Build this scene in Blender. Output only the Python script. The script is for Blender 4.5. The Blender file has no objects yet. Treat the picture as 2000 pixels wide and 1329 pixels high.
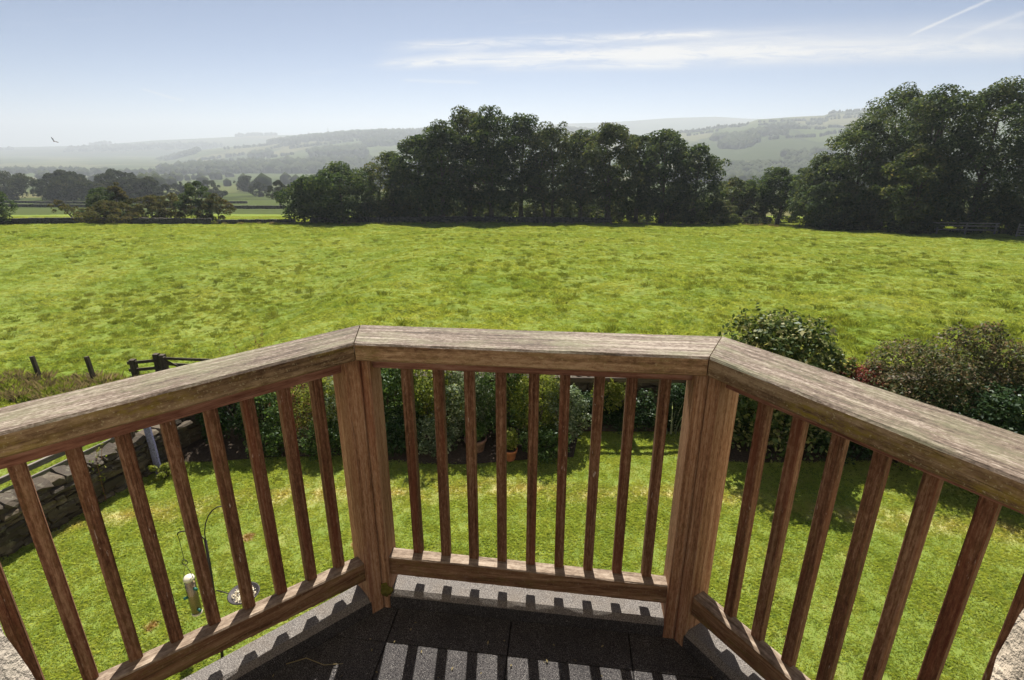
import bpy, bmesh, math, random
import numpy as np
from mathutils import Matrix, Vector, noise as mnoise

# ------------------------------------------------------------------ camera, sky, sun, exposure
scene = bpy.context.scene
EYE = 5.0                      # eye height above the garden lawn (lawn is z = 0)
SUN_EL, SUN_AZ = math.radians(52), math.radians(-1.0)
cam_d = bpy.data.cameras.new('camera')
cam_d.sensor_width = 36.0
cam_d.lens = 1070.0 * 36.0 / 2000.0
cam_d.clip_start, cam_d.clip_end = 0.05, 30000
cam = bpy.data.objects.new('camera', cam_d)
scene.collection.objects.link(cam)
_p, _r = math.radians(19.676), math.radians(0.1)
_f = Vector((0, math.cos(_p), -math.sin(_p))); _u0 = Vector((0, math.sin(_p), math.cos(_p))); _x0 = Vector((1, 0, 0))
_x = _x0 * math.cos(_r) + _u0 * math.sin(_r); _u = _u0 * math.cos(_r) - _x0 * math.sin(_r)
cam.matrix_world = Matrix(((_x.x, _u.x, -_f.x, 0), (_x.y, _u.y, -_f.y, 0), (_x.z, _u.z, -_f.z, EYE), (0, 0, 0, 1)))
scene.camera = cam

scene.view_settings.view_transform = 'Standard'
scene.view_settings.look = 'None'
scene.view_settings.gamma = 1.0
scene.view_settings.use_curve_mapping = False
scene.view_settings.exposure = 1.0
scene.render.engine = 'CYCLES'
cy = scene.cycles
cy.max_bounces = 6; cy.diffuse_bounces = 3; cy.glossy_bounces = 2; cy.transmission_bounces = 4
cy.transparent_max_bounces = 8; cy.volume_bounces = 0
cy.use_denoising = True
cy.caustics_reflective = False; cy.caustics_refractive = False

SUN_STRENGTH, SKY_STRENGTH = 5.0, 0.050
sun_d = bpy.data.lights.new('sun', 'SUN')
sun_d.energy = SUN_STRENGTH; sun_d.angle = math.radians(0.53); sun_d.color = (1.0, 0.945, 0.86)
sun = bpy.data.objects.new('sun', sun_d)
sun.rotation_euler = (-(math.pi / 2 - SUN_EL), 0, -SUN_AZ)
sun.location = (0, 30, 40)
scene.collection.objects.link(sun)


class NT:
    """small helper for building node trees"""
    def __init__(self, tree):
        self.t = tree; self.nodes = tree.nodes; self.links = tree.links
    def put(self, sock, v):
        if isinstance(v, bpy.types.NodeSocket):
            self.links.new(v, sock)
        elif v is not None:
            if hasattr(sock.default_value, '__len__') and not hasattr(v, '__len__'):
                v = (v,) * len(sock.default_value)
            if hasattr(sock.default_value, '__len__') and len(sock.default_value) == 4 and len(v) == 3:
                v = (*v, 1.0)
            sock.default_value = v
    def n(self, typ, inp=None, out=0, **props):
        nd = self.nodes.new(typ)
        for k, v in props.items(): setattr(nd, k, v)
        for k, v in (inp or {}).items(): self.put(nd.inputs[k], v)
        return nd.outputs[out] if out is not None else nd
    def m(self, op, a, b=None, c=None, clamp=False):
        nd = self.nodes.new('ShaderNodeMath'); nd.operation = op; nd.use_clamp = clamp
        for i, v in enumerate((a, b, c)):
            if v is not None: self.put(nd.inputs[i], v)
        return nd.outputs[0]
    def ramp(self, fac, stops, interp='LINEAR'):
        nd = self.nodes.new('ShaderNodeValToRGB'); nd.color_ramp.interpolation = interp
        el = nd.color_ramp.elements
        while len(el) < len(stops): el.new(0.5)
        for e, (p, c) in zip(el, stops):
            e.position = p
            e.color = (c, c, c, 1) if not hasattr(c, '__len__') else (*c[:3], 1)
        self.put(nd.inputs[0], fac)
        return nd.outputs[0]
    def mix(self, fac, a, b, blend='MIX'):
        nd = self.nodes.new('ShaderNodeMix'); nd.data_type = 'RGBA'; nd.blend_type = blend
        self.put(nd.inputs[0], fac); self.put(nd.inputs[6], a); self.put(nd.inputs[7], b)
        return nd.outputs[2]
    def noise(self, vec, scale, detail=4, rough=0.55, dist=0.0):
        return self.n('ShaderNodeTexNoise', {'Vector': vec, 'Scale': scale, 'Detail': detail, 'Roughness': rough, 'Distortion': dist})
    def mapping(self, vec, scale=(1, 1, 1), loc=(0, 0, 0), rot=(0, 0, 0)):
        return self.n('ShaderNodeMapping', {'Vector': vec, 'Scale': scale, 'Location': loc, 'Rotation': rot})


world = bpy.data.worlds.new('World'); scene.world = world; world.use_nodes = True
W = NT(world.node_tree); W.nodes.clear()
sky = W.n('ShaderNodeTexSky', sky_type='NISHITA', sun_disc=False, sun_elevation=SUN_EL, sun_rotation=SUN_AZ,
          altitude=200, air_density=0.44, dust_density=0.35, ozone_density=1.2)
dirv = W.n('ShaderNodeTexCoord', out='Generated')
sep = W.n('ShaderNodeSeparateXYZ', {0: dirv}, out=None)
ys = W.m('MAXIMUM', sep.outputs[1], 0.05)
az = W.m('DIVIDE', sep.outputs[0], ys); el = W.m('DIVIDE', sep.outputs[2], ys)
tilt = W.m('MULTIPLY_ADD', az, -0.035, el)
cv = W.n('ShaderNodeCombineXYZ', {0: W.m('MULTIPLY', az, 2.2), 1: W.m('MULTIPLY', tilt, 34.0), 2: 3.7})
st1 = W.noise(cv, 1.0, 6, 0.6, 0.9)
cv2 = W.n('ShaderNodeCombineXYZ', {0: W.m('MULTIPLY', az, 11.0), 1: W.m('MULTIPLY_ADD', az, 2.0, W.m('MULTIPLY', tilt, 95.0)), 2: 9.1})
st2 = W.noise(cv2, 1.0, 8, 0.68, 1.2)
streak = W.m('MULTIPLY_ADD', st2, 0.35, W.m('MULTIPLY', st1, 0.75))
def sstep(x, a, b):
    return W.n('ShaderNodeMapRange', {'Value': x, 'From Min': a, 'From Max': b, 'To Min': 0.0, 'To Max': 1.0}, interpolation_type='SMOOTHSTEP')
# a long bank of cirrus above the hills; it thins into a veil to the right
env_e = W.m('MULTIPLY', sstep(tilt, 0.102, 0.132), W.m('SUBTRACT', 1.0, sstep(tilt, 0.146, 0.168)))
env_a = W.m('MULTIPLY', sstep(az, -0.26, 0.02), W.m('SUBTRACT', 1.0, W.m('MULTIPLY', sstep(az, 0.25, 0.75), 0.55)))
bank = W.m('MULTIPLY', W.m('MULTIPLY', W.m('MULTIPLY', env_e, env_a), sstep(streak, 0.46, 0.70)), 0.55)
veil = W.m('MULTIPLY', W.m('MULTIPLY', sstep(tilt, 0.09, 0.13), W.m('SUBTRACT', 1.0, sstep(tilt, 0.14, 0.185))),
           W.m('MULTIPLY', sstep(az, 0.0, 0.5), 0.30))
wisp = W.m('MULTIPLY', sstep(streak, 0.60, 0.80), 0.12)
def segment(a, b, wdt, amp):
    (ax, ay), (bx, by) = a, b
    L = math.hypot(bx - ax, by - ay); dx, dy = (bx - ax) / L, (by - ay) / L
    px_ = W.m('SUBTRACT', az, ax); py_ = W.m('SUBTRACT', el, ay)
    s = W.m('ADD', W.m('MULTIPLY', px_, dx), W.m('MULTIPLY', py_, dy))
    d = W.m('ABSOLUTE', W.m('SUBTRACT', W.m('MULTIPLY', px_, dy), W.m('MULTIPLY', py_, dx)))
    d = W.m('ADD', d, W.m('MULTIPLY', W.m('SUBTRACT', st2, 0.5), wdt * 1.5))
    inl = W.m('MULTIPLY', sstep(s, 0.0, L * 0.15), W.m('SUBTRACT', 1.0, sstep(s, L * 0.9, L)))
    return W.m('MULTIPLY', W.m('MULTIPLY', W.m('SUBTRACT', 1.0, sstep(d, 0.0, wdt)), inl), amp)
bands = W.m('ADD', segment((-0.23, 0.1480), (0.36, 0.1700), 0.0115, 0.85), segment((-0.24, 0.1225), (0.30, 0.1440), 0.0135, 1.05))
bands = W.m('ADD', bands, W.m('ADD', segment((-0.05, 0.1200), (0.30, 0.1235), 0.0110, 0.85), segment((0.10, 0.1320), (0.95, 0.1500), 0.0260, 0.62)))
bands = W.m('MULTIPLY', bands, W.m('MULTIPLY_ADD', sstep(st2, 0.34, 0.66), 0.75, 0.12))
trails = W.m('ADD', segment((0.633, 0.1625), (0.80, 0.236), 0.0034, 0.5), segment((0.70, 0.155), (0.90, 0.231), 0.006, 0.26))
trails = W.m('ADD', trails, segment((-0.622, 0.0870), (-0.548, 0.066), 0.0032, 0.36))
trails = W.m('ADD', trails, segment((-0.19, 0.1000), (-0.05, 0.0955), 0.004, 0.30))
cover = W.m('MINIMUM', W.m('ADD', W.m('ADD', W.m('ADD', bank, bands), veil), W.m('ADD', wisp, trails)), 0.92)
cloud_col = (9.0, 8.7, 8.3)
sky_c = W.mix(cover, sky, cloud_col)
bg = W.n('ShaderNodeBackground', {'Color': sky_c, 'Strength': SKY_STRENGTH})
W.n('ShaderNodeOutputWorld', {'Surface': bg}, out=None)

# ------------------------------------------------------------------ helpers
rng = np.random.default_rng(7)
random.seed(7)
COL = scene.collection
def link(o, parent=None):
    COL.objects.link(o)
    if parent is not None: o.parent = parent
    return o
def tag(o, label=None, cat=None, group=None, kind=None):
    if label: o['label'] = label
    if cat: o['category'] = cat
    if group: o['group'] = group
    if kind: o['kind'] = kind
    return o
def empty(name, loc, label=None, cat=None, group=None, rz=0.0):
    o = bpy.data.objects.new(name, None); o.empty_display_size = 0.2
    o.location = loc; o.rotation_euler = (0, 0, rz)
    link(o)
    return tag(o, label, cat, group)
def mesh_data(name, verts, faces, mats=None, smooth=False, midx=None):
    """faces: (n,k) array with constant k, or list of lists"""
    me = bpy.data.meshes.new(name)
    v = np.asarray(verts, dtype=np.float32).reshape(-1, 3)
    if isinstance(faces, np.ndarray):
        k = faces.shape[1]; nf = len(faces)
        me.vertices.add(len(v)); me.vertices.foreach_set('co', v.ravel())
        me.loops.add(nf * k); me.loops.foreach_set('vertex_index', faces.astype(np.int32).ravel())
        me.polygons.add(nf); me.polygons.foreach_set('loop_start', np.arange(0, nf * k, k, dtype=np.int32))
        me.update(calc_edges=True)
    else:
        me.from_pydata([tuple(map(float, p)) for p in v], [], faces); me.update()
    for mm in (mats if isinstance(mats, (list, tuple)) else [mats]):
        if mm is not None: me.materials.append(mm)
    if midx is not None: me.polygons.foreach_set('material_index', np.asarray(midx, dtype=np.int32))
    if smooth: me.polygons.foreach_set('use_smooth', np.ones(len(me.polygons), dtype=bool))
    return me
def mesh_obj(name, verts, faces, mats=None, parent=None, smooth=False, midx=None, loc=None, matrix=None):
    o = bpy.data.objects.new(name, mesh_data(name, verts, faces, mats, smooth, midx))
    link(o, parent)
    if matrix is not None: o.matrix_local = matrix
    if loc is not None: o.location = loc
    return o
def data_obj(name, me, parent=None, loc=(0, 0, 0), rot=(0, 0, 0), scale=(1, 1, 1)):
    o = bpy.data.objects.new(name, me); link(o, parent)
    o.location = loc; o.rotation_euler = rot; o.scale = scale
    return o
def smoothstep(a, b, x):
    t = np.clip((np.asarray(x, float) - a) / (b - a), 0, 1)
    return t * t * (3 - 2 * t)
def lin_frame(P, Q):
    """matrix with local X along P->Q (horizontal part), Z up, origin P"""
    d = Vector(Q) - Vector(P); d.z = 0; d.normalize()
    return Matrix(((d.x, -d.y, 0, P[0]), (d.y, d.x, 0, P[1]), (0, 0, 1, P[2]), (0, 0, 0, 1)))
def vnoise(pts, scale, seed=0.0):
    """value noise, vectorised, in about [-1, 1]"""
    p = np.asarray(pts, float) * scale + seed * 17.31 + 1000.0
    i = np.floor(p).astype(np.int64); f = p - i; f = f * f * (3 - 2 * f)
    def h(ix, iy, iz):
        n = (ix * 374761393 + iy * 668265263 + iz * 2147483647) & 0xFFFFFFFF
        n = ((n ^ (n >> 13)) * 1274126177) & 0xFFFFFFFF
        n = n ^ (n >> 16)
        return (n & 0xFFFF) / 32767.5 - 1.0
    r = 0
    for dx in (0, 1):
        for dy in (0, 1):
            for dz in (0, 1):
                w = (f[:, 0] if dx else 1 - f[:, 0]) * (f[:, 1] if dy else 1 - f[:, 1]) * (f[:, 2] if dz else 1 - f[:, 2])
                r = r + w * h(i[:, 0] + dx, i[:, 1] + dy, i[:, 2] + dz)
    return r
def fbm(pts, scale, seed=0.0, oct=4):
    r = 0; a = 1.0
    for k in range(oct):
        r = r + a * vnoise(pts, scale * 2 ** k, seed + k * 3.1); a *= 0.5
    return r

# ------------------------------------------------------------------ materials
def new_mat(name):
    m = bpy.data.materials.new(name); m.use_nodes = True
    t = NT(m.node_tree); t.nodes.clear()
    return m, t
def finish(t, bsdf):
    t.n('ShaderNodeOutputMaterial', {'Surface': bsdf}, out=None)
def principled(t, col, rough=0.8, normal=None, spec=0.3, metallic=0.0):
    return t.n('ShaderNodeBsdfPrincipled', {'Base Color': col, 'Roughness': rough, 'Normal': normal, 'Specular IOR Level': spec, 'Metallic': metallic})
def bump(t, h, strength=0.5, dist=0.01):
    return t.n('ShaderNodeBump', {'Height': h, 'Strength': strength, 'Distance': dist})
def plain(name, col, rough=0.7, var=0.25, scale=20, bumpd=0.003, metallic=0.0, spec=0.3):
    m, t = new_mat(name)
    co = t.n('ShaderNodeTexCoord', out=3)
    nz = t.noise(co, scale, 5, 0.6)
    c = t.mix(t.ramp(nz, [(0.3, 0), (0.7, 1)]), tuple(x * (1 - var) for x in col), tuple(min(1, x * (1 + var)) for x in col))
    finish(t, principled(t, c, rough, bump(t, nz, 0.6, bumpd), spec, metallic))
    return m
def wood(name, dark, mid, pale, lichen=0.0, lichen_col=(0.16, 0.13, 0.03), flecks=0.0, stain=0.0, green=0.0, along=1.6, fine=1.0, pos=0.5):
    m, t = new_mat(name)
    co = t.n('ShaderNodeTexCoord', out=3)
    rnd = t.n('ShaderNodeObjectInfo', out='Random')
    off = t.n('ShaderNodeCombineXYZ', {0: t.m('MULTIPLY', rnd, 31.0), 1: t.m('MULTIPLY', rnd, 17.0), 2: t.m('MULTIPLY', rnd, 53.0)})
    v = t.n('ShaderNodeVectorMath', {0: co, 1: off}, operation='ADD')
    g1 = t.noise(t.mapping(v, (along * 0.28, 52 * fine, 52 * fine)), 1.0, 5, 0.65, 0.35)
    g2 = t.noise(t.mapping(v, (along * 6, 150 * fine, 150 * fine)), 1.0, 4, 0.7, 0.3)
    big = t.noise(t.mapping(v, (2.2, 5, 5)), 1.0, 3, 0.5)
    g3 = t.noise(t.mapping(v, (along * 9, 75 * fine, 75 * fine), (5, 1, 2)), 1.0, 5, 0.75, 0.4)
    g = t.m('ADD', t.m('ADD', t.m('MULTIPLY', g1, 0.36), t.m('MULTIPLY', g3, 0.30)), t.m('ADD', t.m('MULTIPLY', g2, 0.20), t.m('MULTIPLY', big, 0.14)))
    c = t.ramp(g, [(0.41, dark), (pos, mid), (0.59, pale)])
    ck = t.ramp(t.noise(t.mapping(v, (1.1, 46 * fine, 46 * fine), (7, 3, 1)), 1.0, 2, 0.5, 0.2), [(0.485, 0), (0.5, 1), (0.515, 0)])
    ckm = t.ramp(t.noise(t.mapping(v, (2.5, 9, 9), (2, 6, 4)), 1.0, 2, 0.5), [(0.48, 0), (0.60, 0.75)])
    c = t.mix(t.m('MULTIPLY', ck, ckm), c, tuple(q * 0.45 for q in dark))
    if lichen:
        ln = t.noise(t.mapping(v, (16, 48, 48)), 1.0, 6, 0.75)
        lb = t.noise(t.mapping(v, (3.0, 8, 8), (4, 2, 7)), 1.0, 4, 0.6)
        lm = t.m('MULTIPLY', t.ramp(ln, [(0.46, 0), (0.58, 1)]), t.ramp(lb, [(0.42, 0), (0.60, 1)]))
        c = t.mix(t.m('MULTIPLY', lm, lichen), c, lichen_col)
        sp = t.ramp(t.noise(v, 150, 3, 0.6), [(0.60, 0), (0.67, 1)])
        c = t.mix(t.m('MULTIPLY', sp, lichen * 0.5), c, (0.45, 0.40, 0.24))
    if green:
        gm = t.ramp(t.noise(t.mapping(v, (5, 16, 16), (9, 1, 3)), 1.0, 5, 0.7), [(0.46, 0), (0.66, 1)])
        c = t.mix(t.m('MULTIPLY', gm, green), c, (0.20, 0.21, 0.12))
    if flecks:
        fl = t.ramp(t.noise(t.mapping(v, (28, 190, 190)), 1.0, 3, 0.6), [(0.66, 0), (0.72, 1)])
        fb = t.ramp(t.noise(t.mapping(v, (3, 9, 9), (1, 8, 2)), 1.0, 2, 0.5), [(0.45, 0), (0.6, 1)])
        c = t.mix(t.m('MULTIPLY', t.m('MULTIPLY', fl, fb), flecks), c, (0.55, 0.47, 0.40))
    if stain:
        sn = t.ramp(t.noise(t.mapping(v, (1.3, 24, 24), (3, 3, 3)), 1.0, 3, 0.5), [(0.54, 0), (0.66, 1)])
        c = t.mix(t.m('MULTIPLY', sn, stain), c, (0.17, 0.04, 0.02))
    hgt = t.m('SUBTRACT', t.m('ADD', t.m('MULTIPLY', g1, 0.6), t.m('MULTIPLY', g2, 0.5)), t.m('MULTIPLY', t.m('MULTIPLY', ck, ckm), 0.5))
    finish(t, principled(t, c, 0.78, bump(t, hgt, 0.7, 0.004), 0.25))
    return m
M = {}
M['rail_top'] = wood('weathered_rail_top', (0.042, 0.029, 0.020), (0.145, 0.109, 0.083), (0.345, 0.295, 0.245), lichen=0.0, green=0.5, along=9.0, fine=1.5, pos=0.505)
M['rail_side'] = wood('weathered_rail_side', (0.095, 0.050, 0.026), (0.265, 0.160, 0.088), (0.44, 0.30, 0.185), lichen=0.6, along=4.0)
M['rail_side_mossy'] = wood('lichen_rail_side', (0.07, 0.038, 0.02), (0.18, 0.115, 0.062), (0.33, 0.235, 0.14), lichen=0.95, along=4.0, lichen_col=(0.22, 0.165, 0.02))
M['sub_rail'] = wood('red_brown_sub_rail', (0.12, 0.045, 0.03), (0.26, 0.12, 0.08), (0.40, 0.23, 0.165))
M['baluster'] = wood('red_brown_baluster', (0.060, 0.023, 0.012), (0.160, 0.074, 0.040), (0.33, 0.195, 0.12), flecks=1.0, stain=0.40, lichen=0.15, along=5.0, fine=1.8)
M['post'] = wood('post_wood', (0.15, 0.066, 0.034), (0.35, 0.188, 0.102), (0.52, 0.335, 0.215), stain=0.7, flecks=0.3, lichen=0.15, along=5.0, fine=2.2)
M['bottom_rail'] = wood('bottom_rail_wood', (0.085, 0.040, 0.021), (0.195, 0.102, 0.054), (0.33, 0.205, 0.12), lichen=0.4, flecks=0.3)
M['bottom_top'] = wood('bottom_rail_top_wood', (0.10, 0.068, 0.045), (0.23, 0.172, 0.125), (0.38, 0.31, 0.24), along=5.0)
M['grey_wood'] = wood('grey_fence_wood', (0.10, 0.085, 0.075), (0.22, 0.19, 0.165), (0.36, 0.32, 0.28), green=0.3)
M['dark_wood'] = wood('dark_stained_fence_wood', (0.030, 0.020, 0.015), (0.065, 0.046, 0.034), (0.12, 0.09, 0.07), green=0.2)
M['dark_trim'] = plain('dark_lead_trim', (0.05, 0.055, 0.06), 0.5)
M['moss'] = plain('moss', (0.12, 0.11, 0.02), 0.95, 0.5, 60, 0.01)

def felt_mat():
    m, t = new_mat('mineral_felt')
    co = t.n('ShaderNodeNewGeometry', out='Position')
    a = t.noise(co, 330, 2, 0.7)
    b = t.noise(co, 6, 4, 0.6)
    s = t.ramp(t.noise(co, 520, 1, 0.5), [(0.62, 0), (0.70, 1)])
    c = t.ramp(a, [(0.36, (0.013, 0.012, 0.014)), (0.52, (0.048, 0.045, 0.046)), (0.70, (0.17, 0.16, 0.155))])
    c = t.mix(t.m('MULTIPLY', s, 0.6), c, (0.62, 0.58, 0.54))
    c = t.mix(t.ramp(b, [(0.35, 0.0), (0.75, 0.55)]), c, (0.022, 0.021, 0.023))
    finish(t, principled(t, c, 0.9, bump(t, a, 0.9, 0.004), 0.2))
    return m
def kerb_mat():
    m, t = new_mat('pale_mineral_felt')
    co = t.n('ShaderNodeNewGeometry', out='Position')
    a = t.noise(co, 360, 2, 0.7)
    b = t.noise(co, 9, 4, 0.6)
    c = t.ramp(a, [(0.34, (0.055, 0.05, 0.046)), (0.5, (0.165, 0.15, 0.138)), (0.68, (0.37, 0.34, 0.31))])
    c = t.mix(t.ramp(b, [(0.45, 0.0), (0.8, 0.5)]), c, (0.18, 0.14, 0.10))
    finish(t, principled(t, c, 0.85, bump(t, a, 0.9, 0.004), 0.3))
    return m
M['felt'] = felt_mat(); M['kerb'] = kerb_mat()

def stone_mat(name, cols, lichen=0.3, scale=1.0, use_obj=True):
    m, t = new_mat(name)
    co = t.n('ShaderNodeNewGeometry', out='Position')
    rnd = t.n('ShaderNodeObjectInfo', out='Random') if use_obj else t.n('ShaderNodeNewGeometry', out='Random Per Island')
    a = t.noise(co, 14 * scale, 6, 0.65); b = t.noise(co, 60 * scale, 4, 0.6); l = t.noise(co, 9 * scale, 5, 0.7, 0.6)
    base = t.ramp(rnd, [(i / max(1, len(cols) - 1), c) for i, c in enumerate(cols)])
    c = t.mix(t.ramp(a, [(0.3, 0.7), (0.65, 0.0)]), base, t.mix(0.6, base, (0.05, 0.045, 0.04)))
    c = t.mix(t.m('MULTIPLY', t.ramp(l, [(0.55, 0), (0.68, 1)]), lichen), c, (0.34, 0.33, 0.24))
    finish(t, principled(t, c, 0.9, bump(t, t.m('ADD', a, t.m('MULTIPLY', b, 0.4)), 0.8, 0.02 / scale), 0.2))
    return m
M['stone'] = stone_mat('dry_stone', [(0.045, 0.037, 0.028), (0.090, 0.070, 0.049), (0.068, 0.056, 0.043), (0.135, 0.105, 0.072)])
M['stone_core'] = plain('wall_core_rubble', (0.07, 0.06, 0.05), 0.95, 0.4, 12, 0.02)
M['stone_far'] = stone_mat('far_wall_stone', [(0.05, 0.045, 0.038), (0.08, 0.07, 0.06), (0.11, 0.10, 0.085)], 0.2, 0.6, False)
M['house_stone'] = stone_mat('house_sandstone', [(0.56, 0.47, 0.36), (0.62, 0.54, 0.43), (0.52, 0.44, 0.35), (0.60, 0.53, 0.44)], 0.15)
M['terracotta'] = plain('terracotta', (0.42, 0.15, 0.07), 0.8, 0.25, 25)
M['terracotta_old'] = plain('weathered_terracotta', (0.22, 0.12, 0.09), 0.85, 0.35, 25)
M['soil'] = plain('soil', (0.045, 0.032, 0.022), 1.0, 0.5, 30, 0.02)
M['black_metal'] = plain('black_iron', (0.035, 0.030, 0.030), 0.55, 0.3, 60, 0.001, 0.4)
M['green_plastic'] = plain('green_plastic', (0.02, 0.12, 0.09), 0.4, 0.2, 20, 0.0)
M['cream_plastic'] = plain('cream_plastic', (0.62, 0.58, 0.46), 0.45, 0.1, 20, 0.0)
M['seed'] = plain('bird_seed', (0.42, 0.29, 0.15), 0.9, 0.5, 160, 0.006)
M['pale_seed'] = plain('pale_seed', (0.62, 0.55, 0.40), 0.9, 0.4, 120, 0.006)
M['bluegrey'] = plain('blue_grey_wrapping', (0.17, 0.17, 0.27), 0.5, 0.5, 40, 0.004)
M['bark'] = plain('bark', (0.095, 0.075, 0.058), 0.95, 0.45, 6, 0.03)
M['bark_pale'] = plain('grey_bark', (0.15, 0.125, 0.10), 0.95, 0.45, 6, 0.03)
def clear_mat():
    m, t = new_mat('clear_tube')
    a = t.n('ShaderNodeBsdfTransparent', {'Color': (0.88, 0.90, 0.86)})
    b = t.n('ShaderNodeBsdfGlossy', {'Roughness': 0.12, 'Color': (0.8, 0.8, 0.8)})
    fr = t.n('ShaderNodeFresnel', {'IOR': 1.45})
    finish(t, t.n('ShaderNodeMixShader', {0: t.m('ADD', fr, 0.06), 1: a, 2: b}))
    return m
M['clear'] = clear_mat()

def leaf_mat(name, stops, trans=0.35, rough=0.55, gloss=0.10, tcol=(1.6, 1.6, 0.8), patch=0.5, pscale=0.5):
    m, t = new_mat(name)
    geo = t.n('ShaderNodeNewGeometry', out=None)
    r = geo.outputs['Random Per Island']
    pn = t.noise(geo.outputs['Position'], pscale, 3, 0.55)
    f = t.m('ADD', t.m('MULTIPLY', r, 1 - patch), t.m('MULTIPLY', t.ramp(pn, [(0.3, 0), (0.7, 1)]), patch))
    c = t.ramp(f, stops)
    d = t.n('ShaderNodeBsdfDiffuse', {'Color': c})
    tc = t.mix(1.0, c, tcol or (1.25, 1.2, 0.55), 'MULTIPLY')
    tr = t.n('ShaderNodeBsdfTranslucent', {'Color': tc})
    mx = t.n('ShaderNodeMixShader', {0: trans, 1: d, 2: tr})
    if gloss:
        gl = t.n('ShaderNodeBsdfGlossy', {'Roughness': rough, 'Color': (0.5, 0.55, 0.55)})
        mx = t.n('ShaderNodeMixShader', {0: gloss * 0.10, 1: mx, 2: gl})
    finish(t, mx)
    return m
M['leaf_oak'] = leaf_mat('broadleaf_foliage', [(0.1, (0.020, 0.040, 0.020)), (0.5, (0.048, 0.076, 0.032)), (0.9, (0.125, 0.145, 0.055))], 0.45)
M['leaf_warm'] = leaf_mat('autumn_tinged_foliage', [(0.1, (0.026, 0.044, 0.020)), (0.5, (0.060, 0.080, 0.032)), (0.8, (0.125, 0.130, 0.05)), (0.98, (0.17, 0.125, 0.055))], 0.45)
M['leaf_right'] = leaf_mat('sycamore_foliage', [(0.1, (0.024, 0.044, 0.024)), (0.5, (0.058, 0.084, 0.038)), (0.9, (0.15, 0.16, 0.07))], 0.38)
M['leaf_far'] = leaf_mat('distant_foliage', [(0.1, (0.020, 0.030, 0.016)), (0.6, (0.045, 0.055, 0.026)), (0.95, (0.09, 0.08, 0.035))], 0.2, gloss=0.0, pscale=0.1)
M['leaf_hill'] = leaf_mat('hill_woodland', [(0.1, (0.03, 0.042, 0.018)), (0.9, (0.06, 0.07, 0.03))], 0.0, gloss=0.0, pscale=0.02)
M['leaf_variegated'] = leaf_mat('variegated_leaves', [(0.0, (0.03, 0.055, 0.018)), (0.55, (0.075, 0.105, 0.03)), (0.8, (0.24, 0.24, 0.09)), (1.0, (0.50, 0.45, 0.25))], 0.30, 0.35, 0.2, patch=0.25, pscale=3)
M['leaf_green'] = leaf_mat('garden_leaves', [(0.0, (0.03, 0.06, 0.02)), (0.6, (0.075, 0.125, 0.035)), (1.0, (0.17, 0.22, 0.07))], 0.40, 0.4, 0.14, patch=0.3, pscale=3)
M['leaf_lime'] = leaf_mat('yellow_green_leaves', [(0.0, (0.07, 0.10, 0.02)), (0.6, (0.17, 0.20, 0.04)), (1.0, (0.34, 0.32, 0.10))], 0.45, 0.4, 0.1, patch=0.3, pscale=3)
M['leaf_silver'] = leaf_mat('pale_grey_leaves', [(0.0, (0.05, 0.085, 0.045)), (0.6, (0.15, 0.19, 0.10)), (1.0, (0.42, 0.44, 0.33))], 0.35, 0.4, 0.16, patch=0.3, pscale=3)
M['leaf_dark'] = leaf_mat('dark_evergreen_leaves', [(0.0, (0.014, 0.032, 0.013)), (0.7, (0.035, 0.062, 0.022)), (1.0, (0.075, 0.10, 0.035))], 0.22, 0.35, 0.16, patch=0.3, pscale=3)
M['leaf_red'] = leaf_mat('red_leaves', [(0.0, (0.09, 0.035, 0.022)), (0.6, (0.22, 0.065, 0.05)), (1.0, (0.34, 0.14, 0.10))], 0.40, 0.4, 0.12, (1.3, 0.9, 0.7), patch=0.3, pscale=3)
M['leaf_pink'] = leaf_mat('pink_brown_leaves', [(0.0, (0.035, 0.052, 0.022)), (0.48, (0.085, 0.105, 0.042)), (0.76, (0.19, 0.155, 0.085)), (1.0, (0.33, 0.225, 0.155))], 0.35, 0.4, 0.12, (1.2, 1.0, 0.7), patch=0.3, pscale=3)
M['leaf_brown'] = leaf_mat('dry_brown_stems', [(0.0, (0.08, 0.045, 0.025)), (0.6, (0.20, 0.115, 0.06)), (1.0, (0.34, 0.21, 0.13))], 0.3, 0.5, 0.05, (1.2, 1.0, 0.7), patch=0.3, pscale=3)
M['straw'] = leaf_mat('dry_straw', [(0.0, (0.16, 0.13, 0.06)), (1.0, (0.42, 0.35, 0.20))], 0.35, 0.5, 0.0, (1.1, 1.0, 0.8))
M['leaf_haw'] = leaf_mat('hawthorn_foliage', [(0.1, (0.045, 0.050, 0.018)), (0.5, (0.085, 0.085, 0.030)), (0.9, (0.15, 0.105, 0.045))], 0.3, gloss=0.03, pscale=0.4)

def grass_mat(name, stops, trans, big, bandf=None):
    m, t = new_mat(name)
    geo = t.n('ShaderNodeNewGeometry', out=None)
    pos = geo.outputs['Position']
    n1 = t.noise(pos, big, 5, 0.6); n2 = t.noise(pos, big * 9, 5, 0.68)
    n3 = t.noise(pos, big * 42, 4, 0.7)
    rnd = t.n('ShaderNodeObjectInfo', out='Random')
    f = t.m('ADD', t.m('MULTIPLY', n1, 0.34), t.m('ADD', t.m('ADD', t.m('MULTIPLY', n2, 0.34), t.m('MULTIPLY', n3, 0.28)), t.m('MULTIPLY', rnd, 0.04)))
    c = t.ramp(f, stops)
    if bandf: c = bandf(t, pos, c)
    d = t.n('ShaderNodeBsdfDiffuse', {'Color': c})
    tr = t.n('ShaderNodeBsdfTranslucent', {'Color': t.mix(1.0, c, (1.25, 1.15, 0.5), 'MULTIPLY')})
    mx = t.n('ShaderNodeMixShader', {0: trans, 1: d, 2: tr})
    finish(t, mx)
    return m
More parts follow.
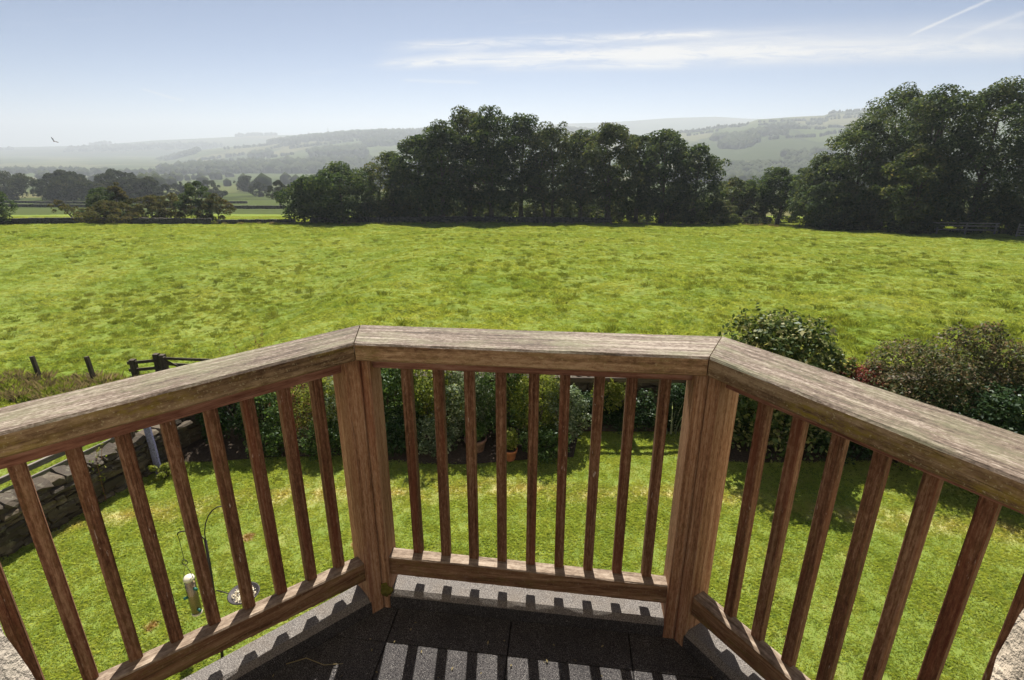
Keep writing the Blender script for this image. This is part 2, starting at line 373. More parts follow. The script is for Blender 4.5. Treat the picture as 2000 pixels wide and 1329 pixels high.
def lawn_bands(t, pos, c):
    s = t.n('ShaderNodeSeparateXYZ', {0: pos}, out=None)
    wob = t.m('MULTIPLY', t.noise(pos, 0.5, 3, 0.5), 0.9)
    # old bed edge: a curved dry strip across the lawn
    yy = t.m('ADD', s.outputs[1], t.m('MULTIPLY', t.m('MULTIPLY', s.outputs[0], s.outputs[0]), 0.022))
    yy = t.m('SUBTRACT', yy, wob)
    d1 = t.m('ABSOLUTE', t.m('SUBTRACT', yy, 6.72))
    band = t.n('ShaderNodeMapRange', {'Value': d1, 'From Min': 0.03, 'From Max': 0.34, 'To Min': 0.95, 'To Max': 0.0})
    patch = t.ramp(t.noise(pos, 3.0, 4, 0.65), [(0.40, 0.15), (0.62, 1)])
    c = t.mix(t.m('MULTIPLY', band, patch), c, (0.46, 0.41, 0.18))
    dry = t.ramp(t.noise(pos, 1.7, 5, 0.7), [(0.56, 0), (0.74, 0.55)])
    c = t.mix(dry, c, (0.38, 0.37, 0.13))
    for (bx, by, br) in ((-3.94, 4.60, 0.09), (-2.06, 5.93, 0.09), (-3.55, 6.05, 0.12), (1.55, 5.2, 0.05)):
        dd = t.n('ShaderNodeVectorMath', {0: pos, 1: (bx, by, 0.0)}, out=1, operation='DISTANCE')
        dd = t.m('ADD', dd, t.m('MULTIPLY', t.m('SUBTRACT', t.noise(pos, 14, 3, 0.6), 0.5), 0.12))
        bm_ = t.n('ShaderNodeMapRange', {'Value': dd, 'From Min': br * 0.5, 'From Max': br, 'To Min': 0.9, 'To Max': 0.0})
        c = t.mix(bm_, c, (0.30, 0.19, 0.10))
    return c
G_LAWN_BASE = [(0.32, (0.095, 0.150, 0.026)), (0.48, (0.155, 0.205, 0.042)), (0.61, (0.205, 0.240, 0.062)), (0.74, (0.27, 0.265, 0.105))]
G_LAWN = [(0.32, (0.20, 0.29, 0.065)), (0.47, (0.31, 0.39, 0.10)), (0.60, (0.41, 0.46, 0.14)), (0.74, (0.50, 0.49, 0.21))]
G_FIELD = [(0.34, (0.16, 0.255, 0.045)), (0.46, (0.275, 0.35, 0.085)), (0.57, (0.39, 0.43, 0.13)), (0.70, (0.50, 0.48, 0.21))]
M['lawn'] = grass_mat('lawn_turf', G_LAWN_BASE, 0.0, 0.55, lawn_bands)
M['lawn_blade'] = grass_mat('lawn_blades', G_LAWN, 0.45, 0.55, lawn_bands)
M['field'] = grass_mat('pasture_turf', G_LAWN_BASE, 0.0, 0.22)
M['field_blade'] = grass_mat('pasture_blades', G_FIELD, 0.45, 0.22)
M['rough_blade'] = grass_mat('rough_grass_blades', [(0.3, (0.10, 0.155, 0.03)), (0.5, (0.18, 0.225, 0.05)), (0.72, (0.31, 0.30, 0.11))], 0.45, 0.5)

def farm_mat(name, cell, seed, light=1.0):
    m, t = new_mat(name)
    pos = t.n('ShaderNodeNewGeometry', out='Position')
    warp = t.n('ShaderNodeVectorMath', {0: pos, 1: t.n('ShaderNodeVectorMath', {0: t.n('ShaderNodeTexNoise', {'Vector': pos, 'Scale': 2.2 / cell}, out=1), 'Scale': cell * 0.5}, operation='SCALE')}, operation='ADD')
    mp = t.mapping(warp, (1 / cell, 0.62 / cell, 0.0), (seed, seed * 0.7, 0), (0, 0, 0.35))
    vor = t.n('ShaderNodeTexVoronoi', {'Vector': mp, 'Scale': 1.0}, out=None, voronoi_dimensions='2D')
    edge = t.n('ShaderNodeTexVoronoi', {'Vector': mp, 'Scale': 1.0}, voronoi_dimensions='2D', feature='DISTANCE_TO_EDGE')
    rc = t.n('ShaderNodeSeparateColor', {0: vor.outputs['Color']})
    k = light
    c = t.ramp(rc, [(0.0, (0.07 * k, 0.11 * k, 0.03 * k)), (0.3, (0.13 * k, 0.18 * k, 0.05 * k)), (0.6, (0.19 * k, 0.22 * k, 0.07 * k)), (0.8, (0.27 * k, 0.26 * k, 0.11 * k)), (1.0, (0.11 * k, 0.12 * k, 0.05 * k))], 'CONSTANT')
    c = t.mix(t.ramp(t.noise(pos, 6 / cell, 5, 0.6), [(0.35, 0.35), (0.65, 0.0)]), c, (0.08, 0.09, 0.035))
    c = t.mix(0.25, c, (0.10 * k, 0.105 * k, 0.07 * k))
    c = t.mix(t.ramp(edge, [(0.02, 0.85), (0.05, 0.0)]), c, (0.035, 0.045, 0.02))
    finish(t, t.n('ShaderNodeBsdfDiffuse', {'Color': c}))
    return m
M['farm_near'] = farm_mat('valley_fields', 130, 2.3, 0.58)
M['farm_mid'] = farm_mat('hillside_fields', 240, 5.1, 0.55)
M['farm_far'] = farm_mat('far_moor', 700, 8.7, 0.40)


# ------------------------------------------------------------------ terrain
_TY = [-200, 9, 14, 78, 200, 300, 500, 1000, 1600, 9000]
_TZ = [0, 0, -0.3, -5.6, -15.5, -21.8, -33, -53, -61, -61]
def terr(x, y):
    x = np.asarray(x, float); y = np.asarray(y, float)
    z = np.interp(y, _TY, _TZ)
    z = z - 2.0 * smoothstep(-5.8, -12.0, x) * (1 - smoothstep(22, 60, y)) * smoothstep(0, 5, y)
    p = np.stack([x.ravel(), y.ravel(), np.zeros(x.size)], 1)
    und = (0.22 * vnoise(p, 1 / 23.0, 1.0) + 0.10 * vnoise(p, 1 / 9.0, 2.0)).reshape(x.shape)
    return z + und * smoothstep(11, 30, y)
def field_relief(x, y):
    p = np.stack([x.ravel(), y.ravel(), np.zeros(x.size)], 1)
    a = np.maximum(vnoise(p, 1 / 0.7, 4.0), -0.2) * 0.12 + vnoise(p, 1 / 0.28, 5.0) * 0.060
    b = np.maximum(vnoise(p * [1.0, 1.3, 1], 1 / 1.9, 6.0) - 0.35, 0) * 0.20
    return (a + b).reshape(x.shape)
def grid_faces(nu, nv):
    i = np.arange((nu - 1) * (nv - 1)); u = i // (nv - 1); v = i % (nv - 1)
    a = u * nv + v
    return np.stack([a, a + nv, a + nv + 1, a + 1], 1)

# pasture field: fine polar-ish sheet from the garden wall to beyond its far edge
ny, nx = 620, 700
ys_ = 9.0 * (112.0 / 9.0) ** np.linspace(0, 1, ny)
ts_ = np.linspace(-1.75, 1.55, nx)
Y, T = np.meshgrid(ys_, ts_, indexing='ij'); X = T * (Y + 3.0)
Z = terr(X, Y) + field_relief(X, Y) * (1 - 0.5 * smoothstep(40, 90, Y))
fld = mesh_obj('pasture_field', np.stack([X, Y, Z], -1).reshape(-1, 3), grid_faces(ny, nx)[:, ::-1].copy(), M['field'], smooth=True)
tag(fld, 'sunlit green pasture sloping from the garden wall down to the trees', 'field', kind='structure')
# strip of the same pasture left of the garden wall
u = np.linspace(-0.5, 9.2, 90); v = np.linspace(-20, -6.75, 110)
Y, X = np.meshgrid(u, v, indexing='ij')
Z = terr(X, Y) + field_relief(X, Y) * 0.8 - 0.01
s2 = mesh_obj('pasture_strip', np.stack([X, Y, Z], -1).reshape(-1, 3), grid_faces(90, 110)[:, ::-1].copy(), M['field'], smooth=True)
tag(s2, 'green pasture left of the garden wall', 'field', kind='structure')

# valley ground: one sheet to the horizon
nr, na = 120, 240
rr = np.concatenate([[0.0], 30 * (6500 / 30.0) ** np.linspace(0, 1, nr - 1)])
aa = np.linspace(0, 2 * np.pi, na)
Rr, Aa = np.meshgrid(rr, aa, indexing='ij'); X = Rr * np.sin(Aa); Y = Rr * np.cos(Aa)
Yf = np.where(Y > 0, Y, -Y * 0.3)
Z = terr(X, Yf) - 0.9 * (1 - smoothstep(95, 125, np.hypot(X, Y))) - 0.4
Z = np.where(Y <= 60, Z - 1.2 * (np.abs(X) < 130), Z)
gnd = mesh_obj('ground', np.stack([X, Y, Z], -1).reshape(-1, 3), grid_faces(nr, na), M['farm_near'], smooth=True)
tag(gnd, 'valley floor with hedged fields running to the far hills', 'ground', kind='structure')

# garden lawn
nx, ny = 200, 140
Y, X = np.meshgrid(np.linspace(-1.5, 9.35, ny), np.linspace(-6.7, 10.5, nx), indexing='ij')
P = np.stack([X.ravel(), Y.ravel(), 0 * X.ravel()], 1)
Z = (0.012 * vnoise(P, 1 / 0.5, 1.5) + 0.03 * vnoise(P, 1 / 2.1, 2.5)).reshape(X.shape)
lawn = mesh_obj('lawn', np.stack([X, Y, Z], -1).reshape(-1, 3), grid_faces(ny, nx)[:, ::-1].copy(), M['lawn'], smooth=True)
tag(lawn, 'mown garden lawn below the balcony', 'lawn', kind='structure')
def lawn_z(x, y):
    p = np.stack([x, y, 0 * x], 1)
    return 0.012 * vnoise(p, 1 / 0.5, 1.5) + 0.03 * vnoise(p, 1 / 2.1, 2.5)

# ------------------------------------------------------------------ grass (stuff)
def blades_mesh(name, n, rad, h, wd, lean, mat, square=False):
    r = np.sqrt(rng.random(n)) * rad; a = rng.random(n) * 2 * np.pi
    bx, by = r * np.cos(a), r * np.sin(a)
    if square: bx, by = (rng.random(n) - 0.5) * 2 * rad, (rng.random(n) - 0.5) * 2 * rad
    hh = h * (0.55 + 0.6 * rng.random(n)); th = rng.random(n) * 2 * np.pi
    la = rng.random(n) * 2 * np.pi; ln = lean * hh * (0.3 + rng.random(n))
    wx, wy = np.cos(th) * wd / 2, np.sin(th) * wd / 2
    z0 = np.full(n, -0.01)
    v = np.stack([np.stack([bx - wx, by - wy, z0], 1), np.stack([bx + wx, by + wy, z0], 1),
                  np.stack([bx + wx * .7 + np.cos(la) * ln * .35, by + wy * .7 + np.sin(la) * ln * .35, hh * .6], 1),
                  np.stack([bx + np.cos(la) * ln, by + np.sin(la) * ln, hh], 1)], 1).reshape(-1, 3)
    return mesh_data(name, v, np.arange(n * 4).reshape(-1, 4), mat)
def instancer(name, pts, rot, scl, protos, label, cat):
    coll = bpy.data.collections.new(name + '_prototypes')
    for k, me in enumerate(protos):
        coll.objects.link(bpy.data.objects.new(f'{name}_tuft', me))
    me = bpy.data.meshes.new(name)
    me.vertices.add(len(pts)); me.vertices.foreach_set('co', np.asarray(pts, np.float32).ravel())
    a = me.attributes.new('rot', 'FLOAT_VECTOR', 'POINT'); a.data.foreach_set('vector', np.asarray(rot, np.float32).ravel())
    a = me.attributes.new('scl', 'FLOAT', 'POINT'); a.data.foreach_set('value', np.asarray(scl, np.float32))
    a = me.attributes.new('pick', 'INT', 'POINT'); a.data.foreach_set('value', rng.integers(0, len(protos), len(pts)).astype(np.int32))
    o = bpy.data.objects.new(name, me); link(o)
    ng = bpy.data.node_groups.new(name + '_nodes', 'GeometryNodeTree')
    ng.interface.new_socket('Geometry', in_out='INPUT', socket_type='NodeSocketGeometry')
    ng.interface.new_socket('Geometry', in_out='OUTPUT', socket_type='NodeSocketGeometry')
    N, L = ng.nodes, ng.links
    gi, go = N.new('NodeGroupInput'), N.new('NodeGroupOutput')
    iop = N.new('GeometryNodeInstanceOnPoints'); ci = N.new('GeometryNodeCollectionInfo')
    ci.inputs['Collection'].default_value = coll; ci.inputs['Separate Children'].default_value = True; ci.inputs['Reset Children'].default_value = True
    def attr(nm, typ):
        nd = N.new('GeometryNodeInputNamedAttribute'); nd.data_type = typ; nd.inputs['Name'].default_value = nm
        return nd.outputs['Attribute']
    L.new(gi.outputs[0], iop.inputs['Points']); L.new(ci.outputs[0], iop.inputs['Instance'])
    iop.inputs['Pick Instance'].default_value = True
    L.new(attr('pick', 'INT'), iop.inputs['Instance Index'])
    L.new(attr('rot', 'FLOAT_VECTOR'), iop.inputs['Rotation'])
    L.new(attr('scl', 'FLOAT'), iop.inputs['Scale'])
    L.new(iop.outputs[0], go.inputs[0])
    md = o.modifiers.new('scatter', 'NODES'); md.node_group = ng
    return tag(o, label, cat, kind='stuff')
def zrot(n, tilt=0.0):
    return np.stack([(rng.random(n) - .5) * tilt, (rng.random(n) - .5) * tilt, rng.random(n) * 6.283], 1)

# lawn blades: square pads laid on a jittered grid
gx, gy = np.meshgrid(np.arange(-6.6, 9.6, 0.17), np.arange(1.2, 9.1, 0.17))
px = gx.ravel() + (rng.random(gx.size) - .5) * .1; py = gy.ravel() + (rng.random(gx.size) - .5) * .1
keep = (np.abs(px) < 1.15 * (py + 1.2) + 0.4)
px, py = px[keep], py[keep]
protos = [blades_mesh('lawn_pad', 210, 0.115, h, 0.0055, 2.4, M['lawn_blade'], True) for h in (0.015, 0.020, 0.026)]
sc = 0.8 + 0.5 * np.clip(fbm(np.stack([px, py, 0 * px], 1), 1.2, 3.0) * .5 + .5, 0, 1)
instancer('lawn_grass', np.stack([px, py, lawn_z(px, py)], 1), zrot(len(px), 0.08), sc, protos, 'short mown grass of the garden lawn', 'grass')

# pasture tufts, denser near the house
def field_points(n, y0, y1, power):
    uu = rng.random(n)
    a, b = y0 ** (2 - power), y1 ** (2 - power)
    y = (a + (b - a) * uu) ** (1 / (2 - power))
    x = (rng.random(n) * 3.20 - 1.68) * (y + 1.5)
    return x, y
def field_z(x, y):
    return terr(x, y) + field_relief(x, y) * (1 - 0.5 * smoothstep(40, 90, y))
n = 350000
x, y = field_points(n, 10.1, 100, 1.25)
sx_ = -19 + 11.6 * rng.random(16000); sy_ = 0.2 + 9.9 * rng.random(16000)
x, y = np.concatenate([x, sx_]), np.concatenate([y, sy_]); n = len(x)
dens = fbm(np.stack([x, y, 0 * x], 1), 1 / 1.1, 11.0, 3)
scl = np.clip(0.75 + 0.5 * dens, 0.35, 1.7) * (1 + 0.6 * smoothstep(25, 70, y))
protos = [blades_mesh('pasture_tuft', 18, 0.15, h, 0.016, 2.2, M['field_blade']) for h in (0.035, 0.05, 0.075)]
instancer('pasture_grass', np.stack([x, y, field_z(x, y)], 1), zrot(n, 0.25), scl, protos, 'uneven grazed grass covering the pasture', 'grass')
# rough tussocks; their darker blade colour stands in for the shadows of grass clumps
x, y = field_points(56000, 10.3, 90, 1.1)
ok = fbm(np.stack([x, y, 0 * x], 1), 1 / 6.0, 21.0, 4) > -0.75 + 1.5 * rng.random(len(x)) ** 0.5; x, y = x[ok], y[ok]
protos = [blades_mesh('tussock', 70, 0.15, h, 0.012, 0.9, M['rough_blade']) for h in (0.08, 0.12)]
instancer('pasture_tussocks', np.stack([x, y, field_z(x, y) - .01], 1), zrot(len(x), 0.3), 0.38 + 1.3 * rng.random(len(x)) ** 4, protos, 'rough tussocks dotted over the pasture, darkened as clump shadows', 'grass')
# long grass by the stakes at the left edge and along the far field boundary
x = np.concatenate([-19.5 + 8.5 * rng.random(1300), -70 + 130 * rng.random(2200)])
y = np.concatenate([15.0 + 2.0 * rng.random(1300) - 0.05 * (x[:1300] + 15), 75.5 + 2.0 * rng.random(2200)])
far = x[1300:] > 30; y[1300:][far] = 76 - (x[1300:][far] - 30) * 0.62
protos = [blades_mesh('long_grass', 40, 0.16, h, 0.011, 0.6, mm) for h, mm in ((0.24, M['rough_blade']), (0.24, M['field_blade']), (0.2, M['field_blade']), (0.34, M['straw']), (0.26, M['rough_blade']))]
instancer('long_grass', np.stack([x, y, field_z(x, y) - .02], 1), zrot(len(x), 0.3), 0.6 + 0.6 * rng.random(len(x)), protos, 'long seeding grass along the fence lines', 'grass')

# ------------------------------------------------------------------ hills
class Hill:
    def __init__(self, name, label, ridge, D, Df, foot, mat, seed, rough, back=1.35):
        self.t = np.array([r[0] for r in ridge]); self.e = np.array([r[1] for r in ridge])
        self.D, self.Df, self.foot, self.seed, self.rough = D, Df, foot, seed, rough
        nt, nv = 260, 60
        tt = np.linspace(self.t[0], self.t[-1], nt)
        yy = np.concatenate([np.linspace(Df, D, nv - 12), D + (back - 1) * D * np.linspace(0.05, 1, 12)])
        Tt, Yy = np.meshgrid(tt, yy, indexing='ij'); Xx = Tt * Yy
        Zz = self.z(Xx, Yy)
        o = mesh_obj(name, np.stack([Xx, Yy, Zz], -1).reshape(-1, 3), grid_faces(nt, nv), mat, smooth=True)
        tag(o, label, 'hill', kind='structure')
    def z(self, x, y):
        t = x / y
        top = np.interp(t, self.t, self.e) * self.D + EYE
        v = (y - self.Df) / (self.D - self.Df)
        up = np.clip(v, 0, 1); s = up ** 1.15 * (1.12 - 0.12 * up)
        z = self.foot + (top - self.foot) * s
        z = np.where(v > 1, top - (y - self.D) * 0.10, z)
        p = np.stack([np.ravel(x), np.ravel(y), 0 * np.ravel(x)], 1)
        und = fbm(p, 3.0 / self.D, self.seed, 3).reshape(np.shape(x))
        return z + und * self.rough * np.clip(v, 0, 1) * np.clip(1.2 - np.abs(v - 0.55) * 1.9, 0.08, 1)
H1 = Hill('far_moor_ridge', 'faintest far moorland ridge along the horizon', [(-1.9, -0.03), (-1.2387, -0.0138), (-0.8826, -0.0065), (-0.7406, -0.003), (-0.6601, 0.0021), (-0.6154, 0.0055), (-0.5092, 0.0098), (-0.4385, 0.0132), (-0.3508, 0.0142), (-0.2631, 0.016), (-0.1316, 0.0211), (-0.0006, 0.0262), (0.0863, 0.0328), (0.1731, 0.0354), (0.2595, 0.0412), (0.3458, 0.0437), (0.3983, 0.0406), (0.52, 0.0392), (0.6944, 0.0354), (1.219, 0.0282), (1.8, 0.02)],
          4700, 3200, -62, M['farm_far'], 3.3, 26)
H2 = Hill('wooded_hill', 'hazy hill with pale fields and a wooded top, left of the tall trees', [(-0.76, -0.062), (-0.6947, -0.0502), (-0.6707, -0.0433), (-0.6331, -0.0347), (-0.5864, -0.0245), (-0.5398, -0.0126), (-0.4859, -0.0075), (-0.4232, -0.0016), (-0.4138, 0.0005), (-0.378, 0.0056), (-0.3512, 0.0089), (-0.2805, 0.0156), (-0.219, 0.0181), (-0.1667, 0.0174), (-0.0879, 0.0224), (0.0866, 0.0227), (0.2181, 0.0147), (0.3522, -0.0082), (0.443, -0.0248)],
          3000, 1250, -61, M['farm_mid'], 5.5, 28)
H3 = Hill('field_patterned_hill', 'hillside of green fields and dark woods behind the right hand trees', [(0.10, -0.03), (0.1321, -0.0179), (0.2186, 0.0072), (0.27, 0.0195), (0.3131, 0.0237), (0.3473, 0.0294), (0.3903, 0.0327), (0.415, 0.0416), (0.4748, 0.0465), (0.5279, 0.049), (0.5404, 0.0544), (0.5933, 0.0569), (0.6524, 0.0617), (0.7713, 0.0676), (0.9411, 0.0726), (1.2815, 0.0771), (1.7, 0.079)],
          2150, 860, -52, M['farm_mid'], 7.7, 20)

# woods, hedges on the hills: rounded crowns too far to count, one object per wood
def ico(sub):
    bm = bmesh.new(); bmesh.ops.create_icosphere(bm, subdivisions=sub, radius=1.0)
    v = np.array([q.co[:] for q in bm.verts]); f = np.array([[q.index for q in fc.verts] for fc in bm.faces]); bm.free()
    return v, f
ICO_V, ICO_F = ico(1)
def wood_mass(name, label, hill, pts, size, mat=None):
    """pts: (n,2) of x,y"""
    n = len(pts); z = hill(pts[:, 0], pts[:, 1])
    s = size * (0.55 + 0.8 * rng.random(n))
    jit = 1 + 0.35 * (rng.random((n, len(ICO_V), 1)) - .5)
    v = ICO_V[None] * jit * s[:, None, None] * np.array([1.0, 1.0, 1.15]) + np.stack([pts[:, 0], pts[:, 1], z + s * 0.75], 1)[:, None]
    f = ICO_F[None] + (np.arange(n) * len(ICO_V))[:, None, None]
    o = mesh_obj(name, v.reshape(-1, 3), f.reshape(-1, 3), mat or M['leaf_hill'])
    return tag(o, label, 'wood', kind='stuff')
def patch(hill, t0, t1, v0, v1, n, edge=0.25, seed=1.0, thr=0.0):
    t = t0 + (t1 - t0) * rng.random(n * 3); v = v0 + (v1 - v0) * rng.random(n * 3)
    y = hill.Df + (hill.D - hill.Df) * v; x = t * y
    q = fbm(np.stack([x, y, 0 * x], 1), 5.0 / hill.D * 2.2, seed, 3)
    cu = np.minimum((t - t0), (t1 - t)) / (t1 - t0) * 2; cv_ = np.minimum(v - v0, v1 - v) / (v1 - v0) * 2
    ok = q + np.minimum(cu, cv_) * 1.4 > edge + thr
    p = np.stack([x, y], 1)[ok]
    return p[:n]
def hedge(hill, t0, v0, t1, v1, n):
    s = np.sort(rng.random(n)); t = t0 + (t1 - t0) * s + 0.002 * np.sin(s * 9); v = v0 + (v1 - v0) * s + 0.01 * np.sin(s * 7 + 1)
    y = hill.Df + (hill.D - hill.Df) * v; x = t * y
    keep = vnoise(np.stack([x, y, 0 * x], 1), 1 / 60.0, 4.4) > -0.45
    return np.stack([x, y], 1)[keep]
wood_mass('hilltop_wood', 'dark belt of woodland along the top of the left hazy hill', H2.z, np.concatenate([patch(H2, -0.42, 0.2, 0.84, 1.0, 1500, -0.5), patch(H2, -0.40, -0.1, 0.66, 0.9, 500, 0.35)]), 10)
wood_mass('hillside_wood', 'patches of woodland low on the left hazy hill', H2.z, np.concatenate([patch(H2, -0.62, -0.54, 0.70, 0.98, 260, 0.1, 2.0), patch(H2, -0.66, -0.60, 0.45, 0.8, 160, 0.1, 2.0), patch(H2, -0.47, -0.40, 0.45, 0.60, 160, 0.2, 3.0), patch(H2, -0.36, -0.24, 0.28, 0.44, 300, 0.2, 4.0),
          patch(H2, -0.62, -0.1, 0.0, 0.20, 900, 0.0, 5.0), patch(H2, -0.26, -0.18, 0.45, 0.65, 150, 0.1, 6.0)]), 9)
wood_mass('hill_hedgerows', 'thin hedgerows crossing the fields of the left hazy hill', H2.z, np.concatenate([hedge(H2, -0.6, 0.5, -0.4, 0.68, 80), hedge(H2, -0.55, 0.32, -0.3, 0.5, 90), hedge(H2, -0.5, 0.78, -0.38, 0.82, 50), hedge(H2, -0.4, 0.6, -0.2, 0.62, 80), hedge(H2, -0.52, 0.2, -0.25, 0.25, 80)]), 6)
wood_mass('right_hill_wood', 'dark block of woodland in the middle of the right hillside', H3.z, np.concatenate([patch(H3, 0.33, 0.435, 0.30, 0.70, 520, 0.45, 2.0), patch(H3, 0.42, 0.50, 0.63, 0.71, 90, 0.35, 3.0)]), 6.5)
wood_mass('right_hill_copses', 'small copses and hedgerows across the right hillside', H3.z, np.concatenate([patch(H3, 0.50, 0.525, 0.78, 0.86, 50, -0.2), patch(H3, 0.44, 0.47, 0.52, 0.6, 50, -0.2), patch(H3, 0.26, 0.40, 0.93, 1.0, 110, 0.3, 5.0), patch(H3, 0.535, 0.75, 0.97, 1.0, 250, -0.6, 6.0),
          hedge(H3, 0.3, 0.82, 0.6, 0.84, 120), hedge(H3, 0.44, 0.64, 0.65, 0.62, 90), hedge(H3, 0.4, 0.9, 0.62, 0.92, 90), hedge(H3, 0.44, 0.45, 0.6, 0.5, 70)]), 4.2)
wood_mass('valley_wood', 'mass of trees on the valley floor behind the gap in the tall trees', H3.z, np.concatenate([patch(H3, 0.27, 0.62, 0.0, 0.17, 1100, -0.1, 8.0), patch(H3, 0.46, 0.56, 0.14, 0.26, 140, 0.3, 9.0)]), 6.5)
wood_mass('moor_plantations', 'faint plantation edges on the far ridge', H1.z, np.concatenate([patch(H1, -0.73, -0.69, 0.97, 1.0, 40, -0.6), patch(H1, -0.48, -0.40, 0.98, 1.0, 60, -0.6), patch(H1, -0.9, -0.5, 0.3, 0.6, 300, 0.5)]), 12)
vf = lambda x, y: terr(x, y) - 0.4
def scat(x0, x1, y0, y1, n, thr, seed):
    x = x0 + (x1 - x0) * rng.random(n * 3); y = y0 + (y1 - y0) * rng.random(n * 3)
    ok = fbm(np.stack([x, y, 0 * x], 1), 1 / 140.0, seed, 3) > thr
    return np.stack([x, y], 1)[ok][:n]
wood_mass('valley_trees', 'distant hazy woods and hedges scattered over the valley floor', vf, np.concatenate([scat(-900, -80, 560, 1250, 520, 0.4, 2.0), scat(-1300, 200, 1000, 1400, 700, 0.0, 3.0), scat(-420, -60, 450, 560, 45, 0.4, 6.0), scat(200, 900, 450, 900, 500, 0.1, 4.0)]), 5.5)
# ------------------------------------------------------------------ haze
def haze():
    m, t = new_mat('valley_air')
    vol = t.n('ShaderNodeVolumePrincipled', {'Color': (0.80, 0.87, 0.93), 'Density': 0.00030, 'Anisotropy': 0.25, 'Absorption Color': (0, 0, 0)})
    t.n('ShaderNodeOutputMaterial', {'Volume': vol}, out=None)
    hx, z0, z1 = 6900.0, -90.0, 245.0
    v = [(sx * hx, sy * hx, z) for z in (z0, z1) for sx, sy in ((-1, -1), (1, -1), (1, 1), (-1, 1))]
    f = [(3, 2, 1, 0), (4, 5, 6, 7), (0, 1, 5, 4), (1, 2, 6, 5), (2, 3, 7, 6), (3, 0, 4, 7)]
    o = mesh_obj('haze', v, f, m)
    tag(o, 'pale haze filling the valley air', 'haze', kind='stuff')
haze()

# ------------------------------------------------------------------ balcony geometry (plan measured from the eye point)
def C(x, y, z): return Vector((x, y, z + EYE))
ZT = -0.55
A, B, Ai, Bi = (-0.492, 1.686), (0.644, 1.581), (-0.465, 1.507), (0.543, 1.401)
L0, L0i, R0, R0i = (-1.134, 1.093), (-1.032, 0.976), (1.033, 0.977), (0.890, 0.815)
WALL_Y = 0.45
def to_wall(p, q):
    s = (WALL_Y + 0.02 - p[1]) / (q[1] - p[1]); return (p[0] + (q[0] - p[0]) * s, WALL_Y + 0.02)
LW, LWi, RW, RWi = to_wall(A, L0), to_wall(Ai, L0i), to_wall(B, R0), to_wall(Bi, R0i)
mid2 = lambda a, b: np.array([(a[0] + b[0]) / 2, (a[1] + b[1]) / 2])
Am, Bm = mid2(A, Ai), mid2(B, Bi)
dL = mid2(L0, L0i) - Am; dL /= np.linalg.norm(dL)
dR = mid2(R0, R0i) - Bm; dR /= np.linalg.norm(dR)
dC = Bm - Am; LEN_C = np.linalg.norm(dC); dC /= LEN_C
nL, nC, nR = np.array([-dL[1], dL[0]]), np.array([dC[1], -dC[0]]), np.array([dR[1], -dR[0]])
LEN_L = (Am[1] - WALL_Y) / -dL[1]; LEN_R = (Bm[1] - WALL_Y) / -dR[1]
def off_corner(P, d1, n1, d2, n2, o):
    """point offset o inward from both section lines meeting at P"""
    Mx = np.array([n1, n2]); return P + np.linalg.solve(Mx, np.array([o, o]))
def corner_L(o): return off_corner(Am, dL, nL, dC, nC, o)
def corner_R(o): return off_corner(Bm, dC, nC, dR, nR, o)
def wall_L(o):
    P = Am + nL * o; s = (P[1] - WALL_Y) / -dL[1]; return P + dL * s
def wall_R(o):
    P = Bm + nR * o; s = (P[1] - WALL_Y) / -dR[1]; return P + dR * s

def prism_rail(name, o0, i0, o1, i1, zt, zb, mats, parent, ch=0.006, seg=14, amp=0.0012, top_slot=1, seed=0.0):
    """a timber between two mitred ends; o/i are outer and inner plan points; zt, zb functions of plan x or (start, end) pairs"""
    o0, i0, o1, i1 = map(np.array, (o0, i0, o1, i1))
    P = (o0 + i0) / 2; Q = (o1 + i1) / 2
    mw = lin_frame((P[0], P[1], zt[0] + EYE), (Q[0], Q[1], 0)); inv = mw.inverted()
    verts, faces, midx = [], [], []
    prof = [(0, 0, ch), (0, ch, 0), (1, -ch, 0), (1, 0, ch), (1, 0, -ch), (1, -ch, 0), (0, ch, 0), (0, 0, -ch)]
    # profile order: outer-top-low, outer-top, inner-top, inner-top-low, inner-bottom-high, inner-bottom, outer-bottom, outer-bottom-high
    for k in range(seg + 1):
        s = k / seg
        o = o0 + (o1 - o0) * s; i = i0 + (i1 - i0) * s
        w = i - o; wl = np.linalg.norm(w); w = w / wl
        a = zt[0] + (zt[1] - zt[0]) * s; b = zb[0] + (zb[1] - zb[0]) * s
        for q, (side, du, dz) in enumerate(prof):
            p = (o if side == 0 else i) + w * du
            z = (a - dz if q in (0, 1, 2, 3) else b - dz)
            j = amp * vnoise(np.array([[s * 37 + seed, q * 5.3 + seed, 1.7]]), 0.6, seed)[0] * (0 if k in (0, seg) else 1)
            verts.append(inv @ Vector((p[0] + w[0] * j, p[1] + w[1] * j, z + j + EYE)))
    for k in range(seg):
        for q in range(8):
            q2 = (q + 1) % 8
            faces.append((k * 8 + q, k * 8 + q2, (k + 1) * 8 + q2, (k + 1) * 8 + q))
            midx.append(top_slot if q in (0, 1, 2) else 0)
    faces.append(tuple(range(7, -1, -1))); midx.append(0)
    faces.append(tuple(seg * 8 + q for q in range(8))); midx.append(0)
    o = mesh_obj(name, verts, faces, mats, parent, midx=midx, matrix=mw)
    bm = bmesh.new(); bm.from_mesh(o.data); bmesh.ops.recalc_face_normals(bm, faces=bm.faces); bm.to_mesh(o.data); bm.free()
    return o

